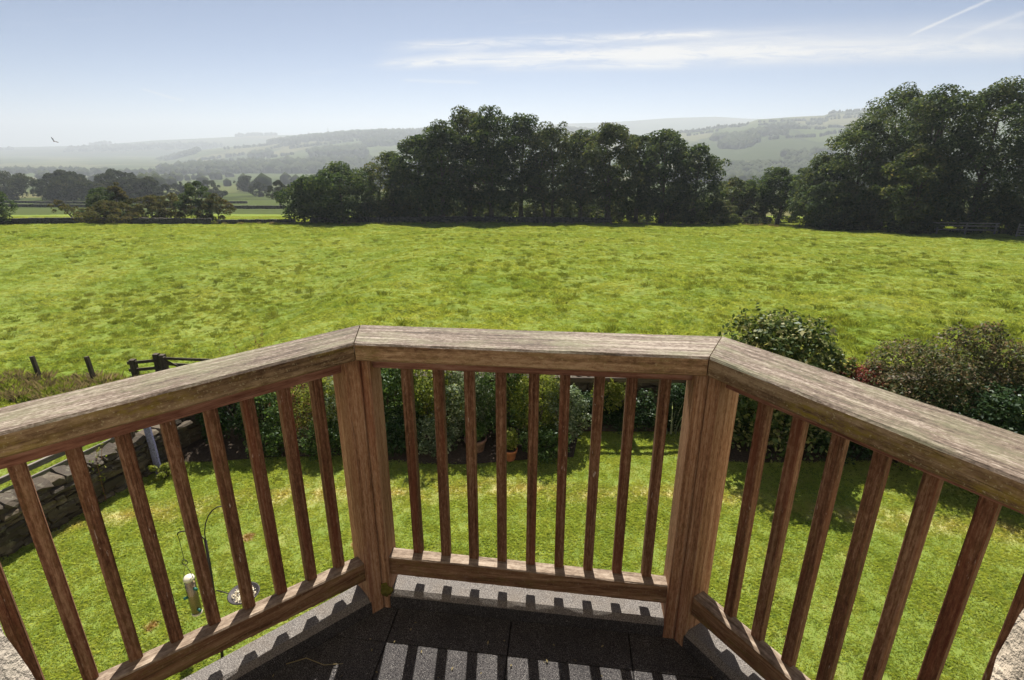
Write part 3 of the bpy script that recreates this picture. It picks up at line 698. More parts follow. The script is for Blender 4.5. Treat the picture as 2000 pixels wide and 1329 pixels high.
rail = empty('balcony_railing', (0, 1.4, 3.4), 'weathered wooden balcony railing with square balusters wrapping the deck', 'railing')
rail.location = (0, 0, 0)
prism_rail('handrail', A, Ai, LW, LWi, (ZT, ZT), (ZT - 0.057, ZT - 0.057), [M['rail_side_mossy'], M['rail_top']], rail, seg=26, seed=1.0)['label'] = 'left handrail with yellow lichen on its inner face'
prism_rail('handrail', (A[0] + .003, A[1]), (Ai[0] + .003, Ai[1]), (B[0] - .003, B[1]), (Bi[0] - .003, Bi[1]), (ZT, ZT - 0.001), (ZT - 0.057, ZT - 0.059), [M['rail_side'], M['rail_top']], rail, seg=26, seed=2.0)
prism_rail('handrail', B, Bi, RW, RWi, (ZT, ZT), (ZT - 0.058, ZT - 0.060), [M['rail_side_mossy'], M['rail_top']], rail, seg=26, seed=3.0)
# sub rails under the handrail
POST_LL, POST_LC, POST_RC, POST_RR = 0.072, 0.049, 0.062, 0.064
SB = ZT - 0.105
def sub(P, d, n, s0, s1, seed):
    a0, a1 = P + d * s0, P + d * s1
    return prism_rail('sub_rail', a0 - n * 0.045, a0 + n * 0.02, a1 - n * 0.045, a1 + n * 0.02, (ZT - 0.056, ZT - 0.056), (SB, SB), [M['sub_rail'], M['sub_rail']], rail, ch=0.003, seg=8, seed=seed)
sub(Am, dL, nL, POST_LL, LEN_L, 4.0); sub(Am, dC, nC, POST_LC, LEN_C - POST_RC, 5.0); sub(Bm, dR, nR, POST_RR, LEN_R, 6.0)
# bottom rails fall slightly to the right, as the deck does
zbL = lambda s: -1.374 + 0.079 * s
zbC = lambda s: -1.370 - 0.039 * s
zbR = lambda s: -1.408 - 0.012 * s
BRH = 0.078
def bottom(P, d, n, s0, s1, zf, seed):
    a0, a1 = P + d * s0, P + d * s1
    prism_rail('bottom_rail', a0 - n * 0.022, a0 + n * 0.030, a1 - n * 0.022, a1 + n * 0.030, (zf(s0), zf(s1)), (zf(s0) - BRH, zf(s1) - BRH), [M['bottom_rail'], M['bottom_top']], rail, ch=0.004, seg=10, seed=seed)
bottom(Am, dL, nL, POST_LL - .002, LEN_L, zbL, 7.0); bottom(Am, dC, nC, POST_LC - .002, LEN_C - POST_RC + .002, zbC, 8.0); bottom(Bm, dR, nR, POST_RR - .002, LEN_R, zbR, 9.0)
# balusters
def baluster(P, d, n, s, ztop, zbot):
    c = P + d * s - n * 0.020; h = ztop - zbot; hw = 0.0158
    ch = 0.0025; prof = [(-hw + ch, -hw), (hw - ch, -hw), (hw, -hw + ch), (hw, hw - ch), (hw - ch, hw), (-hw + ch, hw), (-hw, hw - ch), (-hw, -hw + ch)]
    v, f = [], []; seg = 3
    lean = (random.random() - .5) * 0.006
    for k in range(seg + 1):
        t = k / seg
        for a, b in prof:
            v.append((t * h, a + lean * t, b))
    for k in range(seg):
        for q in range(8):
            q2 = (q + 1) % 8; f.append((k * 8 + q, k * 8 + q2, (k + 1) * 8 + q2, (k + 1) * 8 + q))
    f.append(tuple(range(8))[::-1]); f.append(tuple(seg * 8 + q for q in range(8)))
    # local X runs up the baluster so that the grain follows it
    mw = Matrix(((0, d[0], n[0], c[0]), (0, d[1], n[1], c[1]), (1, 0, 0, zbot + EYE), (0, 0, 0, 1)))
    mesh_obj('baluster', v, f, M['baluster'], rail, matrix=mw)
for k in range(16):
    s = 0.141 + 0.0978 * k
    if s < LEN_L - 0.03: baluster(Am, dL, nL, s, SB + 0.02, zbL(s) - BRH - 0.030)
for k in range(9):
    s = 0.143 + 0.1007 * k; baluster(Am, dC, nC, s, SB + 0.02, zbC(s) - BRH - 0.030)
for k in range(12):
    s = 0.170 + 0.1003 * k
    if s < LEN_R - 0.03: baluster(Bm, dR, nR, s, SB + 0.02, zbR(s) - BRH - 0.030)
# corner posts: two mitred halves each
TILT = -0.035
FLOOR0, KERB0 = -1.600, -1.530
def floor_z(x): return FLOOR0 + TILT * x
def half_post(P, d, n, ci, co, zt, zb, ln):
    e = P + d * ln
    plan = [ci, e + n * 0.050, e - n * 0.050, co]
    # small gap on the mitre so the joint reads
    plan[0] = plan[0] + d * 0.0007; plan[3] = plan[3] + d * 0.0007
    base = (P + d * 0.04)
    mw = Matrix(((0, d[0], n[0], base[0]), (0, d[1], n[1], base[1]), (1, 0, 0, zb + EYE), (0, 0, 0, 1))); inv = mw.inverted()
    bm = bmesh.new(); cols = []
    for z in (zb, zt): cols.append([bm.verts.new(inv @ Vector((p[0], p[1], z + EYE))) for p in plan])
    for q in range(4): bm.faces.new((cols[0][q], cols[0][(q + 1) % 4], cols[1][(q + 1) % 4], cols[1][q]))
    bm.faces.new(cols[0][::-1]); bm.faces.new(cols[1])
    bmesh.ops.recalc_face_normals(bm, faces=bm.faces)
    vert = [e_ for e_ in bm.edges if abs((e_.verts[0].co - e_.verts[1].co).x) > 0.3]
    bmesh.ops.bevel(bm, geom=vert, offset=0.004, segments=2, affect='EDGES')
    me = bpy.data.meshes.new('post_half'); bm.to_mesh(me); bm.free(); me.materials.append(M['post'])
    o = bpy.data.objects.new('post_half', me); link(o); return o, mw
def post(P, d1, n1, l1, d2, n2, l2, corner):
    p = bpy.data.objects.new('post', None); p.empty_display_size = .1; link(p, rail); p.location = (P[0], P[1], floor_z(P[0]) + EYE)
    for d, n, ln in ((d1, n1, l1), (d2, n2, l2)):
        o, mw = half_post(P, d, n, corner(0.050), corner(-0.050), ZT - 0.058, floor_z(P[0]) - 0.003, ln)
        o.parent = p; o.matrix_parent_inverse = Matrix(); o.matrix_local = Matrix.Translation(-p.location) @ mw
    return p
pl = post(Am, dL, nL, POST_LL, dC, nC, POST_LC, corner_L)
pr_ = post(Bm, -dC, nC, POST_RC, dR, nR, POST_RR, corner_R)
# moss cushion low on the left post
def blob(name, loc, r, mat, parent, sub=2, squash=(1, 1, 1), rough=0.25, seed=1.0):
    v, f = ico(sub); v = v * (1 + rough * vnoise(v, 2.5, seed))[:, None] * np.array(squash) * r
    return mesh_obj(name, v, f, mat, parent, True, loc=loc)
mc = corner_L(0.051)
blob('moss', Vector((mc[0] + 0.006 - Am[0], mc[1] - Am[1], 0.080)), 0.026, M['moss'], pl, 3, (1.0, 0.22, 1.0), 0.5)

# ------------------------------------------------------------------ balcony deck
deck = empty('balcony_deck', (0, 0, 0), 'balcony floor of dark mineral felt tiles with a pale felt kerb', 'balcony')
oc = -0.060
poly = [wall_L(oc), corner_L(oc), corner_R(oc), wall_R(oc)]
def prism(poly2, z0f, z1f, inset=0.0):
    n = len(poly2); v = [(p[0], p[1], z0f(p[0])) for p in poly2] + [(p[0], p[1], z1f(p[0])) for p in poly2]
    f = [tuple(range(n))[::-1], tuple(range(n, 2 * n))] + [(i, (i + 1) % n, n + (i + 1) % n, n + i) for i in range(n)]
    return v, f
cw = poly[::-1]
v, f = prism(cw, lambda x: EYE + FLOOR0 + TILT * x - 0.30, lambda x: EYE + FLOOR0 + TILT * x - 0.022)
mesh_obj('slab', v, f, M['felt'], deck)
ic = 0.046
inner = [wall_L(ic), corner_L(ic), corner_R(ic), wall_R(ic)]
def kerb(a_o, a_i, b_o, b_i, seed):
    z = lambda p: KERB0 + TILT * p[0]
    za, zb_ = z((np.array(a_o) + a_i) / 2), z((np.array(b_o) + b_i) / 2)
    prism_rail('kerb', a_o, a_i, b_o, b_i, (za, zb_), (za - 0.095, zb_ - 0.095), [M['felt'], M['kerb']], deck, ch=0.018, seg=16, amp=0.002, seed=seed)  # dark felt on the kerb sides paints in the shade of its unlit face
kerb(corner_L(oc), corner_L(ic), wall_L(oc), wall_L(ic), 11.0)
kerb(corner_L(oc), corner_L(ic), corner_R(oc), corner_R(ic), 12.0)
kerb(corner_R(oc), corner_R(ic), wall_R(oc), wall_R(ic), 13.0)
# dark drip edge standing behind the middle kerb
ca, cb = corner_L(oc - 0.012), corner_R(oc - 0.012); ca2, cb2 = corner_L(oc), corner_R(oc)
prism_rail('drip_edge', ca, ca2, cb, cb2, (KERB0 + 0.012 - TILT * 0.48, KERB0 + 0.012 + TILT * 0.6), (KERB0 - 0.12, KERB0 - 0.14), [M['dark_trim'], M['dark_trim']], deck, ch=0.002, seg=6, amp=0.0, seed=1.0)
# felt tiles, clipped to the deck outline
def clip(poly_a, P, nrm):
    out = []
    for i in range(len(poly_a)):
        a, b = np.array(poly_a[i]), np.array(poly_a[(i + 1) % len(poly_a)])
        da, db = (a - P) @ nrm, (b - P) @ nrm
        if da >= 0: out.append(a)
        if (da >= 0) != (db >= 0): out.append(a + (b - a) * da / (da - db))
    return out
o0 = np.array([-0.424, 1.400])
TS = 0.412
for i in range(-4, 6):
    for j in range(-2, 4):
        g = 0.0012
        q = [o0 + dC * (i * TS + g) + nC * (j * TS + g), o0 + dC * ((i + 1) * TS - g) + nC * (j * TS + g), o0 + dC * ((i + 1) * TS - g) + nC * ((j + 1) * TS - g), o0 + dC * (i * TS + g) + nC * ((j + 1) * TS - g)]
        for P_, n_ in ((corner_L(ic + .001), nL), (corner_L(ic + .001), nC), (corner_R(ic + .001), nR), (np.array([0, WALL_Y - 0.35]), np.array([0, 1.0]))):
            q = clip(q, P_, n_)
            if len(q) < 3: break
        if len(q) < 3: continue
        area = 0.5 * sum(q[k][0] * q[(k + 1) % len(q)][1] - q[(k + 1) % len(q)][0] * q[k][1] for k in range(len(q)))
        if abs(area) < 0.004: continue
        if area < 0: q = q[::-1]
        c = sum(q) / len(q)
        dz = 0.0025 * random.random()
        low = [(p[0], p[1], floor_z(p[0]) + EYE - 0.021) for p in q]
        mid_ = [(p[0], p[1], floor_z(p[0]) + EYE - 0.004 + dz) for p in q]
        top = [tuple(np.array([p[0], p[1]]) + (c - p) / np.linalg.norm(c - p) * 0.003) + (floor_z(p[0]) + EYE + dz,) for p in q]
        nq = len(q); vv = low + mid_ + top
        ff = [tuple(range(2 * nq, 3 * nq))] + [(k + l * nq, (k + 1) % nq + l * nq, (k + 1) % nq + (l + 1) * nq, k + (l + 1) * nq) for l in (0, 1) for k in range(nq)]
        mesh_obj('floor_tile', vv, ff, M['felt'], deck)
# dead leaf bits and a dry stem on the deck
R_ = np.random.default_rng(12); n = 60
px_ = -0.75 + 1.6 * R_.random(n); py_ = 1.0 + 0.46 * R_.random(n) - 0.1 * px_
LITTER = np.stack([px_, py_, floor_z(px_) + EYE + 0.006], 1)
# bay walls carrying the balcony
bay = [wall_L(0.03), corner_L(0.03), corner_R(0.03), wall_R(0.03)][::-1]
v, f = prism(bay, lambda x: -0.2, lambda x: EYE + FLOOR0 + TILT * x - 0.301)
mesh_obj('bay_wall', v, f, M['house_stone'], deck)

# ------------------------------------------------------------------ house wall and door jambs
def rough_block(name, lo, hi, mat, parent, cuts=5, amp=0.012, seed=0.0, rnd=0.35):
    bm = bmesh.new(); bmesh.ops.create_cube(bm, size=1.0)
    bmesh.ops.subdivide_edges(bm, edges=bm.edges, cuts=cuts, use_grid_fill=True)
    lo, hi = np.array(lo), np.array(hi); c = (lo + hi) / 2; s = hi - lo
    v = np.array([q.co[:] for q in bm.verts])
    u = v / 0.5; m = np.sort(np.abs(u), 1)
    # soften the arrises: pull points towards a rounded box
    edge = np.clip((m[:, 1] - 0.55) / 0.45, 0, 1)
    v = v * (1 - 0.0 * edge[:, None])
    w = v * s
    r = min(s) * rnd * 0.5
    core = np.clip(w, -(s / 2 - r), s / 2 - r); d = w - core; L = np.linalg.norm(d, axis=1, keepdims=True)
    w = np.where(L > 1e-6, core + d / np.maximum(L, 1e-6) * r, w)
    w = w + (amp * fbm(w + c, 9.0, seed, 3))[:, None] * (w / np.maximum(np.linalg.norm(w, axis=1, keepdims=True), 1e-6))
    for q, p in zip(bm.verts, w): q.co = p
    me = bpy.data.meshes.new(name); bm.to_mesh(me); bm.free(); me.materials.append(mat)
    me.polygons.foreach_set('use_smooth', np.ones(len(me.polygons), dtype=bool))
    o = bpy.data.objects.new(name, me); link(o, parent); o.location = c
    return o
house = empty('house', (0, 0, 0), 'pale sandstone house wall with rough jamb stones framing the balcony door', 'house')
JR, JL = 0.528, -0.542
def box(name, lo, hi, mat, parent):
    v = [(x, y, z) for z in (lo[2], hi[2]) for x, y in ((lo[0], lo[1]), (hi[0], lo[1]), (hi[0], hi[1]), (lo[0], hi[1]))]
    f = [(3, 2, 1, 0), (4, 5, 6, 7), (0, 1, 5, 4), (1, 2, 6, 5), (2, 3, 7, 6), (3, 0, 4, 7)]
    return mesh_obj(name, v, f, mat, parent)
box('wall', (JR + 0.20, -0.15, -0.3), (5.5, WALL_Y - 0.01, 7.6), M['house_stone'], house)
box('wall', (-5.5, -0.15, -0.3), (JL - 0.20, WALL_Y - 0.01, 7.6), M['house_stone'], house)
box('wall', (JL - 0.20, -0.15, -0.3), (JR + 0.20, WALL_Y - 0.012, EYE + FLOOR0 - 0.08), M['house_stone'], house)
box('lintel', (JL - 0.20, -0.15, EYE + 1.0), (JR + 0.20, WALL_Y - 0.012, 7.6), M['house_stone'], house)
z = EYE + FLOOR0 - 0.075; k = 0
while z < EYE + 0.98:
    h = random.uniform(0.24, 0.36)
    h = min(h, EYE + 0.995 - z)
    e1, e2 = (random.random() - .5) * 0.012, (random.random() - .5) * 0.012
    rough_block('jamb_stone', (JR + e1, -0.12, z), (JR + 0.215, WALL_Y + 0.012, z + h - 0.008), M['house_stone'], house, 7, 0.010, k * 1.0, 0.22)
    rough_block('jamb_stone', (JL - 0.215, -0.12, z), (JL + e2, WALL_Y + 0.012, z + h - 0.008), M['house_stone'], house, 7, 0.010, k * 1.0 + 50, 0.22)
    z += h; k += 1

# ------------------------------------------------------------------ dry stone walls
def rock_protos(n, mat):
    out = []
    for k in range(n):
        bm = bmesh.new(); bmesh.ops.create_cube(bm, size=1.0)
        bmesh.ops.subdivide_edges(bm, edges=bm.edges, cuts=1, use_grid_fill=True)
        for q in bm.verts:
            c = q.co
            nz = sum(1 for a in c if abs(a) > 0.4)
            sc = {3: 0.86, 2: 0.96, 1: 1.03}.get(nz, 1)
            c *= sc
            c += Vector((random.uniform(-.07, .07), random.uniform(-.09, .09), random.uniform(-.07, .07)))
        me = bpy.data.meshes.new('stone'); bm.to_mesh(me); bm.free(); me.materials.append(mat)
        out.append(me)
    return out
ROCKS = rock_protos(9, M['stone'])
def dry_wall(name, label, P, Q, height, depth, ln, hh, seed, cope=True, gz=None, group=None, face=1):
    random.seed(seed)
    P, Q = np.array(P, float), np.array(Q, float); d = Q - P; L = np.linalg.norm(d); d /= L; nn = np.array([-d[1], d[0]]) * face
    root = empty(name, (P[0], P[1], 0), label, 'stone wall', group)
    ang = math.atan2(d[1], d[0])
    # rubble core
    c = [(-0.0, -depth * .36), (L, -depth * .36), (L, depth * .36), (0.0, depth * .36)]
    v, f = prism([np.array(q) for q in c], lambda x: -0.25, lambda x: height - 0.05)
    o = mesh_obj('core', v, f, M['stone_core'], root); o.rotation_euler = (0, 0, ang)
    z = -0.05
    while z < height - 0.03:
        h = random.uniform(*hh); s = -random.random() * ln[0]
        while s < L:
            l = random.uniform(*ln); hs = h * random.uniform(0.82, 1.0)
            for sd in ((1, -1) if False else (1,)):
                cc = d * (s + l / 2) + nn * sd * (depth * 0.5 - 0.11 + random.uniform(-.025, .025))
                data_obj('stone', random.choice(ROCKS), root, (cc[0], cc[1], z + hs / 2), (random.uniform(-.06, .06), random.uniform(-.07, .07), ang + random.uniform(-.06, .06)), (l * 1.0, 0.24, hs * 1.05))
            s += l * 0.97
        z += h * 0.95
    if cope:
        s = 0.0
        while s < L:
            l = random.uniform(0.12, 0.27); h = random.uniform(0.08, 0.15)
            cc = d * (s + l / 2)
            data_obj('cope_stone', random.choice(ROCKS), root, (cc[0], cc[1], height + h * .35), (random.uniform(-.12, .12), random.uniform(-.25, .25), ang + random.uniform(-.15, .15)), (l * 1.05, depth * random.uniform(.8, 1.0), h))
            s += l * 0.98
    return root
dry_wall('dry_stone_wall', 'low dry stone wall along the left side of the lawn', (-7.05, 4.7), (-5.75, 8.15), 0.56, 0.40, (0.13, 0.34), (0.055, 0.115), 3, face=-1)
dry_wall('dry_stone_wall', 'dry stone wall at the back of the garden behind the flower border', (-5.85, 8.2), (-5.4, 9.7), 0.75, 0.42, (0.2, 0.42), (0.08, 0.14), 8, face=-1)['label'] = 'short return of dry stone wall at the left end of the flower border'
dry_wall('dry_stone_wall', 'dry stone wall at the back of the garden behind the flower border', (-5.4, 9.78), (9.5, 9.72), 0.72, 0.45, (0.26, 0.52), (0.09, 0.16), 5, face=-1)

def far_wall(name, label, pts, h, w, seed, step=0.55):
    """boundary wall too far to tell stones: many small stones joined"""
    V, F = [], []; r = np.random.default_rng(seed)
    cub = np.array([(x, y, z) for x in (-.5, .5) for y in (-.5, .5) for z in (-.5, .5)])
    cf = np.array([(0, 1, 3, 2), (4, 6, 7, 5), (0, 4, 5, 1), (2, 3, 7, 6), (0, 2, 6, 4), (1, 5, 7, 3)])
    root = empty(name, (pts[0][0], pts[0][1], float(terr(pts[0][0], pts[0][1]))), label, 'stone wall')
    base = np.array(root.location)
    nb = 0
    for (x0, y0), (x1, y1) in zip(pts[:-1], pts[1:]):
        L = math.hypot(x1 - x0, y1 - y0); ang = math.atan2(y1 - y0, x1 - x0); ca_, sa_ = math.cos(ang), math.sin(ang)
        n = max(1, int(L / step))
        for k in range(n):
            t = (k + .5) / n; cx, cy_ = x0 + (x1 - x0) * t, y0 + (y1 - y0) * t; gz_ = float(terr(cx, cy_))
            for lev in range(3):
                s = np.array([step * (0.9 + .35 * r.random()), w * (1 - .15 * lev), h / 3 * (0.95 + .4 * r.random())])
                q = cub * s * (1 + .25 * (r.random((8, 3)) - .5))
                q = np.stack([q[:, 0] * ca_ - q[:, 1] * sa_, q[:, 0] * sa_ + q[:, 1] * ca_, q[:, 2]], 1)
                q += np.array([cx, cy_, gz_ + h / 3 * (lev + .45)]) - base + (r.random(3) - .5) * [.1, .06, .05]
                V.append(q); F.append(cf + nb); nb += 8
    o = mesh_obj('rubble', np.concatenate(V), np.concatenate(F), M['stone_far'], root)
    o['kind'] = 'stuff'
    return root
far_wall('field_wall', 'dark dry stone wall along the far left edge of the pasture', [(-78, 72.6), (-62, 74), (-46, 75.2), (-41, 75.6)], 0.82, 0.6, 1)
far_wall('field_wall', 'broken low end of the stone wall left of the tall trees', [(-40.5, 76.4), (-35, 77), (-30.2, 77.4)], 0.6, 0.5, 2)
far_wall('field_wall', 'stone wall at the foot of the tall trees', [(-28.2, 77.6), (-14, 77.9), (4, 78.3), (14, 78.2)], 0.85, 0.6, 3)
far_wall('field_wall', 'farther stone wall crossing the lower field at left', [(-190, 168), (-120, 160), (-64, 150), (-40, 146)], 0.8, 0.6, 4, 1.1)
far_wall('field_wall', 'farthest stone wall below the left wood', [(-230, 215), (-150, 208), (-100, 212)], 0.8, 0.6, 5, 1.2)
# ------------------------------------------------------------------ trees
def leaf_quads(pos, nrm, size, aspect=0.6, r=None):
    """diamond leaves (or leaf sprays) at pos facing nrm"""
    r = r or rng
    n = len(pos)
    nrm = nrm / np.maximum(np.linalg.norm(nrm, axis=1, keepdims=True), 1e-6)
    t = r.normal(size=(n, 3)); u = np.cross(nrm, t); u /= np.maximum(np.linalg.norm(u, axis=1, keepdims=True), 1e-6)
    w = np.cross(nrm, u)
    s = (size * (0.6 + 0.8 * r.random(n)))[:, None]
    v = np.stack([pos - u * s * .5, pos + w * s * .5 * aspect + nrm * s * .08, pos + u * s * .5, pos - w * s * .5 * aspect + nrm * s * .08], 1)
    return v.reshape(-1, 3)
def clump_leaves(centers, radii, n_total, size, squash=0.8, r=None, droop=0.0, aspect=0.6):
    r = r or rng
    wgt = radii ** 2; wgt = wgt / wgt.sum()
    idx = r.choice(len(centers), n_total, p=wgt)
    d = r.normal(size=(n_total, 3)); d /= np.linalg.norm(d, axis=1, keepdims=True)
    # favour the upper and outer shell of each clump
    d[:, 2] = np.where((d[:, 2] < -0.3) & (r.random(n_total) < 0.6), -d[:, 2], d[:, 2])
    rad = radii[idx] * (0.50 + 0.58 * np.sqrt(r.random(n_total)))
    pos = centers[idx] + d * rad[:, None] * np.array([1, 1, squash])
    pos[:, 2] -= droop * rad * (1 - np.abs(d[:, 2]))
    nrm = d * 0.8 + r.normal(size=(n_total, 3)) * 0.6 + np.array([0, 0, 0.75])
    return leaf_quads(pos, nrm, size, aspect, r)
def tube(path, radii, sides=7):
    """tapered tube through path points"""
    path = np.array(path, float); n = len(path); V = []; F = []
    for k in range(n):
        d = path[min(k + 1, n - 1)] - path[max(k - 1, 0)]; d /= max(np.linalg.norm(d), 1e-9)
        a = np.cross(d, [0.3, 0.9, 0.2] if abs(d[2]) > 0.6 else [0, 0, 1.0]); a /= np.linalg.norm(a); b = np.cross(d, a)
        th = np.arange(sides) * 2 * np.pi / sides
        V.append(path[k] + radii[k] * (np.cos(th)[:, None] * a + np.sin(th)[:, None] * b))
    for k in range(n - 1):
        for q in range(sides):
            q2 = (q + 1) % sides
            F.append((k * sides + q, k * sides + q2, (k + 1) * sides + q2, (k + 1) * sides + q))
    V = np.concatenate(V)
    F.append(tuple(range(sides))[::-1]); F.append(tuple((n - 1) * sides + q for q in range(sides)))
    return V, F
def merge(parts):
    V, F, o = [], [], 0
    for v, f in parts:
        V.append(np.asarray(v)); F += [tuple(i + o for i in q) for q in f]; o += len(v)
    return np.concatenate(V), F
def tree(name, label, cat, x, y, h, r, seed, leaf='leaf_oak', low=0.22, shape='tall', n=15000, size=0.30, stems=1, trunk_r=None, bark='bark', group=None, clumps=None, lean=(0, 0), zoff=-0.1, crown_lab=None):
    R_ = np.random.default_rng(seed)
    gz = float(terr(x, y)) + zoff
    root = empty(name, (x, y, gz), label, cat, group)
    tr = trunk_r or 0.022 * h + 0.05
    zc0 = low * h; ch = h - zc0
    nc = clumps or int(60 + 9.0 * r)
    # crown envelope: clumps sit near the surface of an uneven body of revolution, some inside
    k = np.arange(nc); ga = k * 2.39996 + R_.random() * 6.28
    zz = (k + 0.5) / nc
    if shape == 'tall': prof = np.sin(np.pi * np.clip(zz * 0.80 + 0.17, 0, 1)) ** 0.65
    elif shape == 'round': prof = np.sqrt(np.clip(1 - (2 * zz - 0.95) ** 2, 0.03, 1))
    elif shape == 'spread': prof = np.clip(1.06 - zz ** 2.4, 0.12, 1)
    else: prof = np.clip(1.05 - zz, 0.06, 1) ** 0.8
    lob = 1 + 0.22 * np.sin(ga * 2 + R_.random() * 6) * R_.random() + 0.16 * R_.normal(size=nc)
    inside = np.where(R_.random(nc) < 0.30, 0.45, 0.84)
    rad = r * prof * np.clip(lob, 0.6, 1.25) * inside
    cr = (0.135 * r + 0.10 * ch * 0.3) * (0.65 + 0.7 * R_.random(nc))
    cz = zc0 + (ch - cr.mean() * 0.75) * (zz * 0.97 + 0.02) + R_.normal(size=nc) * 0.03 * ch
    cx = rad * np.cos(ga) + lean[0] * cz / h; cyy = rad * np.sin(ga) + lean[1] * cz / h
    cen = np.stack([cx, cyy, np.minimum(cz, h - cr * 0.7)], 1)
    v = clump_leaves(cen, cr, n, size, 0.82, R_)
    keep = v.reshape(-1, 4, 3)
    crown = mesh_obj('crown', keep.reshape(-1, 3), np.arange(len(keep) * 4).reshape(-1, 4), M[leaf], root)
    # trunk and limbs
    parts = []
    for s in range(stems):
        ox, oy = (0, 0) if stems == 1 else (R_.normal() * r * .16, R_.normal() * r * .12)
        top = cen[:, 2].max() * 0.82; ns = 7
        t = np.linspace(0, 1, ns)
        path = np.stack([ox * (1 + t * 1.2) + lean[0] * t * top / h + np.cumsum(R_.normal(size=ns)) * .03 * r * t, oy * (1 + t * 1.2) + lean[1] * t * top / h + np.cumsum(R_.normal(size=ns)) * .03 * r * t, -0.2 + t * (top + 0.2)], 1)
        rr_ = tr * (1 if stems == 1 else 0.7) * (1 - 0.82 * t); rr_[0] *= 1.35
        parts.append(tube(path, rr_, 8))
        lim = R_.choice(nc, min(nc, 13 if stems == 1 else 6), replace=False)
        for q in lim:
            c = cen[q]; z0 = np.clip(c[2] * 0.62, zc0 * 0.75, top * 0.9); f0 = z0 / top
            p0 = np.array([np.interp(f0, t, path[:, 0]), np.interp(f0, t, path[:, 1]), z0])
            m_ = (p0 + c) / 2 + np.array([0, 0, 0.10 * np.linalg.norm(c - p0)])
            rb = max(0.35 * tr * (1 - 0.7 * f0), 0.02)
            parts.append(tube([p0, m_, c], [rb, rb * .7, rb * .3], 5))
    V, F = merge(parts)
    mesh_obj('trunk', V, F, M[bark], root, True)
    return root

G1, G2 = 'tall trees along the far edge of the pasture', 'big trees at the right edge of the pasture'
for a in [
    # x, y, h, r, low, shape, leaf, label, stems
    (-28.8, 80, 6.6, 4.0, .10, 'round', 'leaf_oak', 'low rounded tree at the left end of the tall clump', 1),
    (-24.0, 79, 8.3, 5.6, .08, 'round', 'leaf_oak', 'broad dark oak, second from the left end of the tall clump', 1),
    (-17.8, 84, 10.0, 4.4, .08, 'round', 'leaf_warm', 'tree on the rising left shoulder of the tall clump, above the broad oak', 1),
    (-13.6, 82, 12.0, 4.4, .12, 'tall', 'leaf_oak', 'tree stepping up just left of the tallest crowns', 1),
    (-9.9, 79.4, 13.6, 4.2, .16, 'tall', 'leaf_oak', 'dark ivy clad tree on a leaning trunk left of the tallest crown', 1),
    (-6.4, 84, 16.0, 4.9, .24, 'tall', 'leaf_warm', 'tallest tree of the central clump, at the peak of its outline', 1),
    (-3.0, 80.5, 15.5, 4.7, .20, 'tall', 'leaf_oak', 'tall tree just right of the peak of the central clump', 1),
    (1.3, 83, 14.9, 4.6, .22, 'tall', 'leaf_oak', 'tall tree at the middle of the central clump', 1),
    (5.6, 81, 13.7, 4.2, .25, 'tall', 'leaf_warm', 'tree at the shallow dip in the outline of the central clump', 2),
    (10.2, 84, 13.2, 4.0, .26, 'tall', 'leaf_oak', 'slim tree right of the dip in the central clump', 1),
    (13.6, 79.3, 13.7, 4.5, .28, 'tall', 'leaf_warm', 'twin stemmed tree with bare lower trunks right of centre', 2),
    (18.4, 83, 12.9, 4.0, .20, 'tall', 'leaf_oak', 'tree in the right part of the central clump, behind its neighbours', 1),
    (21.4, 80, 13.1, 4.4, .16, 'tall', 'leaf_oak', 'last full height tree towards the right end of the central clump', 1),
    (25.6, 79, 10.9, 3.9, .05, 'round', 'leaf_oak', 'dense rounded tree closing the right end of the central clump', 1),
]:
    x, y, h, r, low, shp, lf, lab, st = a
    tree('broadleaf_tree', lab, 'tree', x, y, h, r, int(x * 10 + 900), lf, low * 0.72, shp, int(900 * r * (h ** .5)), 0.33, st, group=G1)
for a in [
    (32.8, 84, 6.9, 3.1, .05, 'round', 'leaf_warm', 'small tree in the gap right of the central clump', 1),
    (36.0, 86, 6.4, 3.0, .08, 'round', 'leaf_warm', 'pale small tree behind the round tree in the gap', 1),
    (37.4, 80, 7.9, 3.9, .34, 'round', 'leaf_oak', 'round headed tree on twin trunks standing in the gap', 2),
]:
    x, y, h, r, low, shp, lf, lab, st = a
    tree('small_tree', lab, 'tree', x, y, h, r, int(x * 10 + 1900), lf, low, shp, int(900 * r * (h ** .5)), 0.3, st, group='small trees in the gap')
for a in [
    (39.6, 72.5, 9.2, 4.0, .02, 'round', 'leaf_right', 'lowest sloping crown at the left end of the right hand trees'),
    (42.6, 70, 13.0, 5.0, .04, 'round', 'leaf_right', 'crown climbing from the gap towards the biggest right hand tree'),
    (47.6, 72, 17.2, 5.4, .05, 'round', 'leaf_right', 'tall rounded crown left of the biggest right hand tree'),
    (46.8, 64.5, 15.8, 5.0, .05, 'round', 'leaf_right', 'broad crown in front of the tall right hand trees'),
    (51.0, 62, 15.8, 6.0, .05, 'round', 'leaf_right', 'biggest right hand tree with the highest domed crown'),
    (55.5, 59, 13.8, 5.0, .05, 'round', 'leaf_right', 'right hand tree cut off by the edge of the picture'),
    (44.6, 62, 9.8, 4.2, .02, 'round', 'leaf_warm', 'lower reddish tinged tree in front of the right hand trees'),
    (39.2, 68.5, 6.0, 3.6, .0, 'round', 'leaf_right', 'low bushy tree at the field edge below the right hand crowns'),
]:
    x, y, h, r, low, shp, lf, lab = a
    tree('sycamore_tree', lab, 'tree', x, y, h, r, int(x * 10 + 2900), lf, low, shp, int(1000 * r * (h ** .5)), 0.30, 1, group=G2)
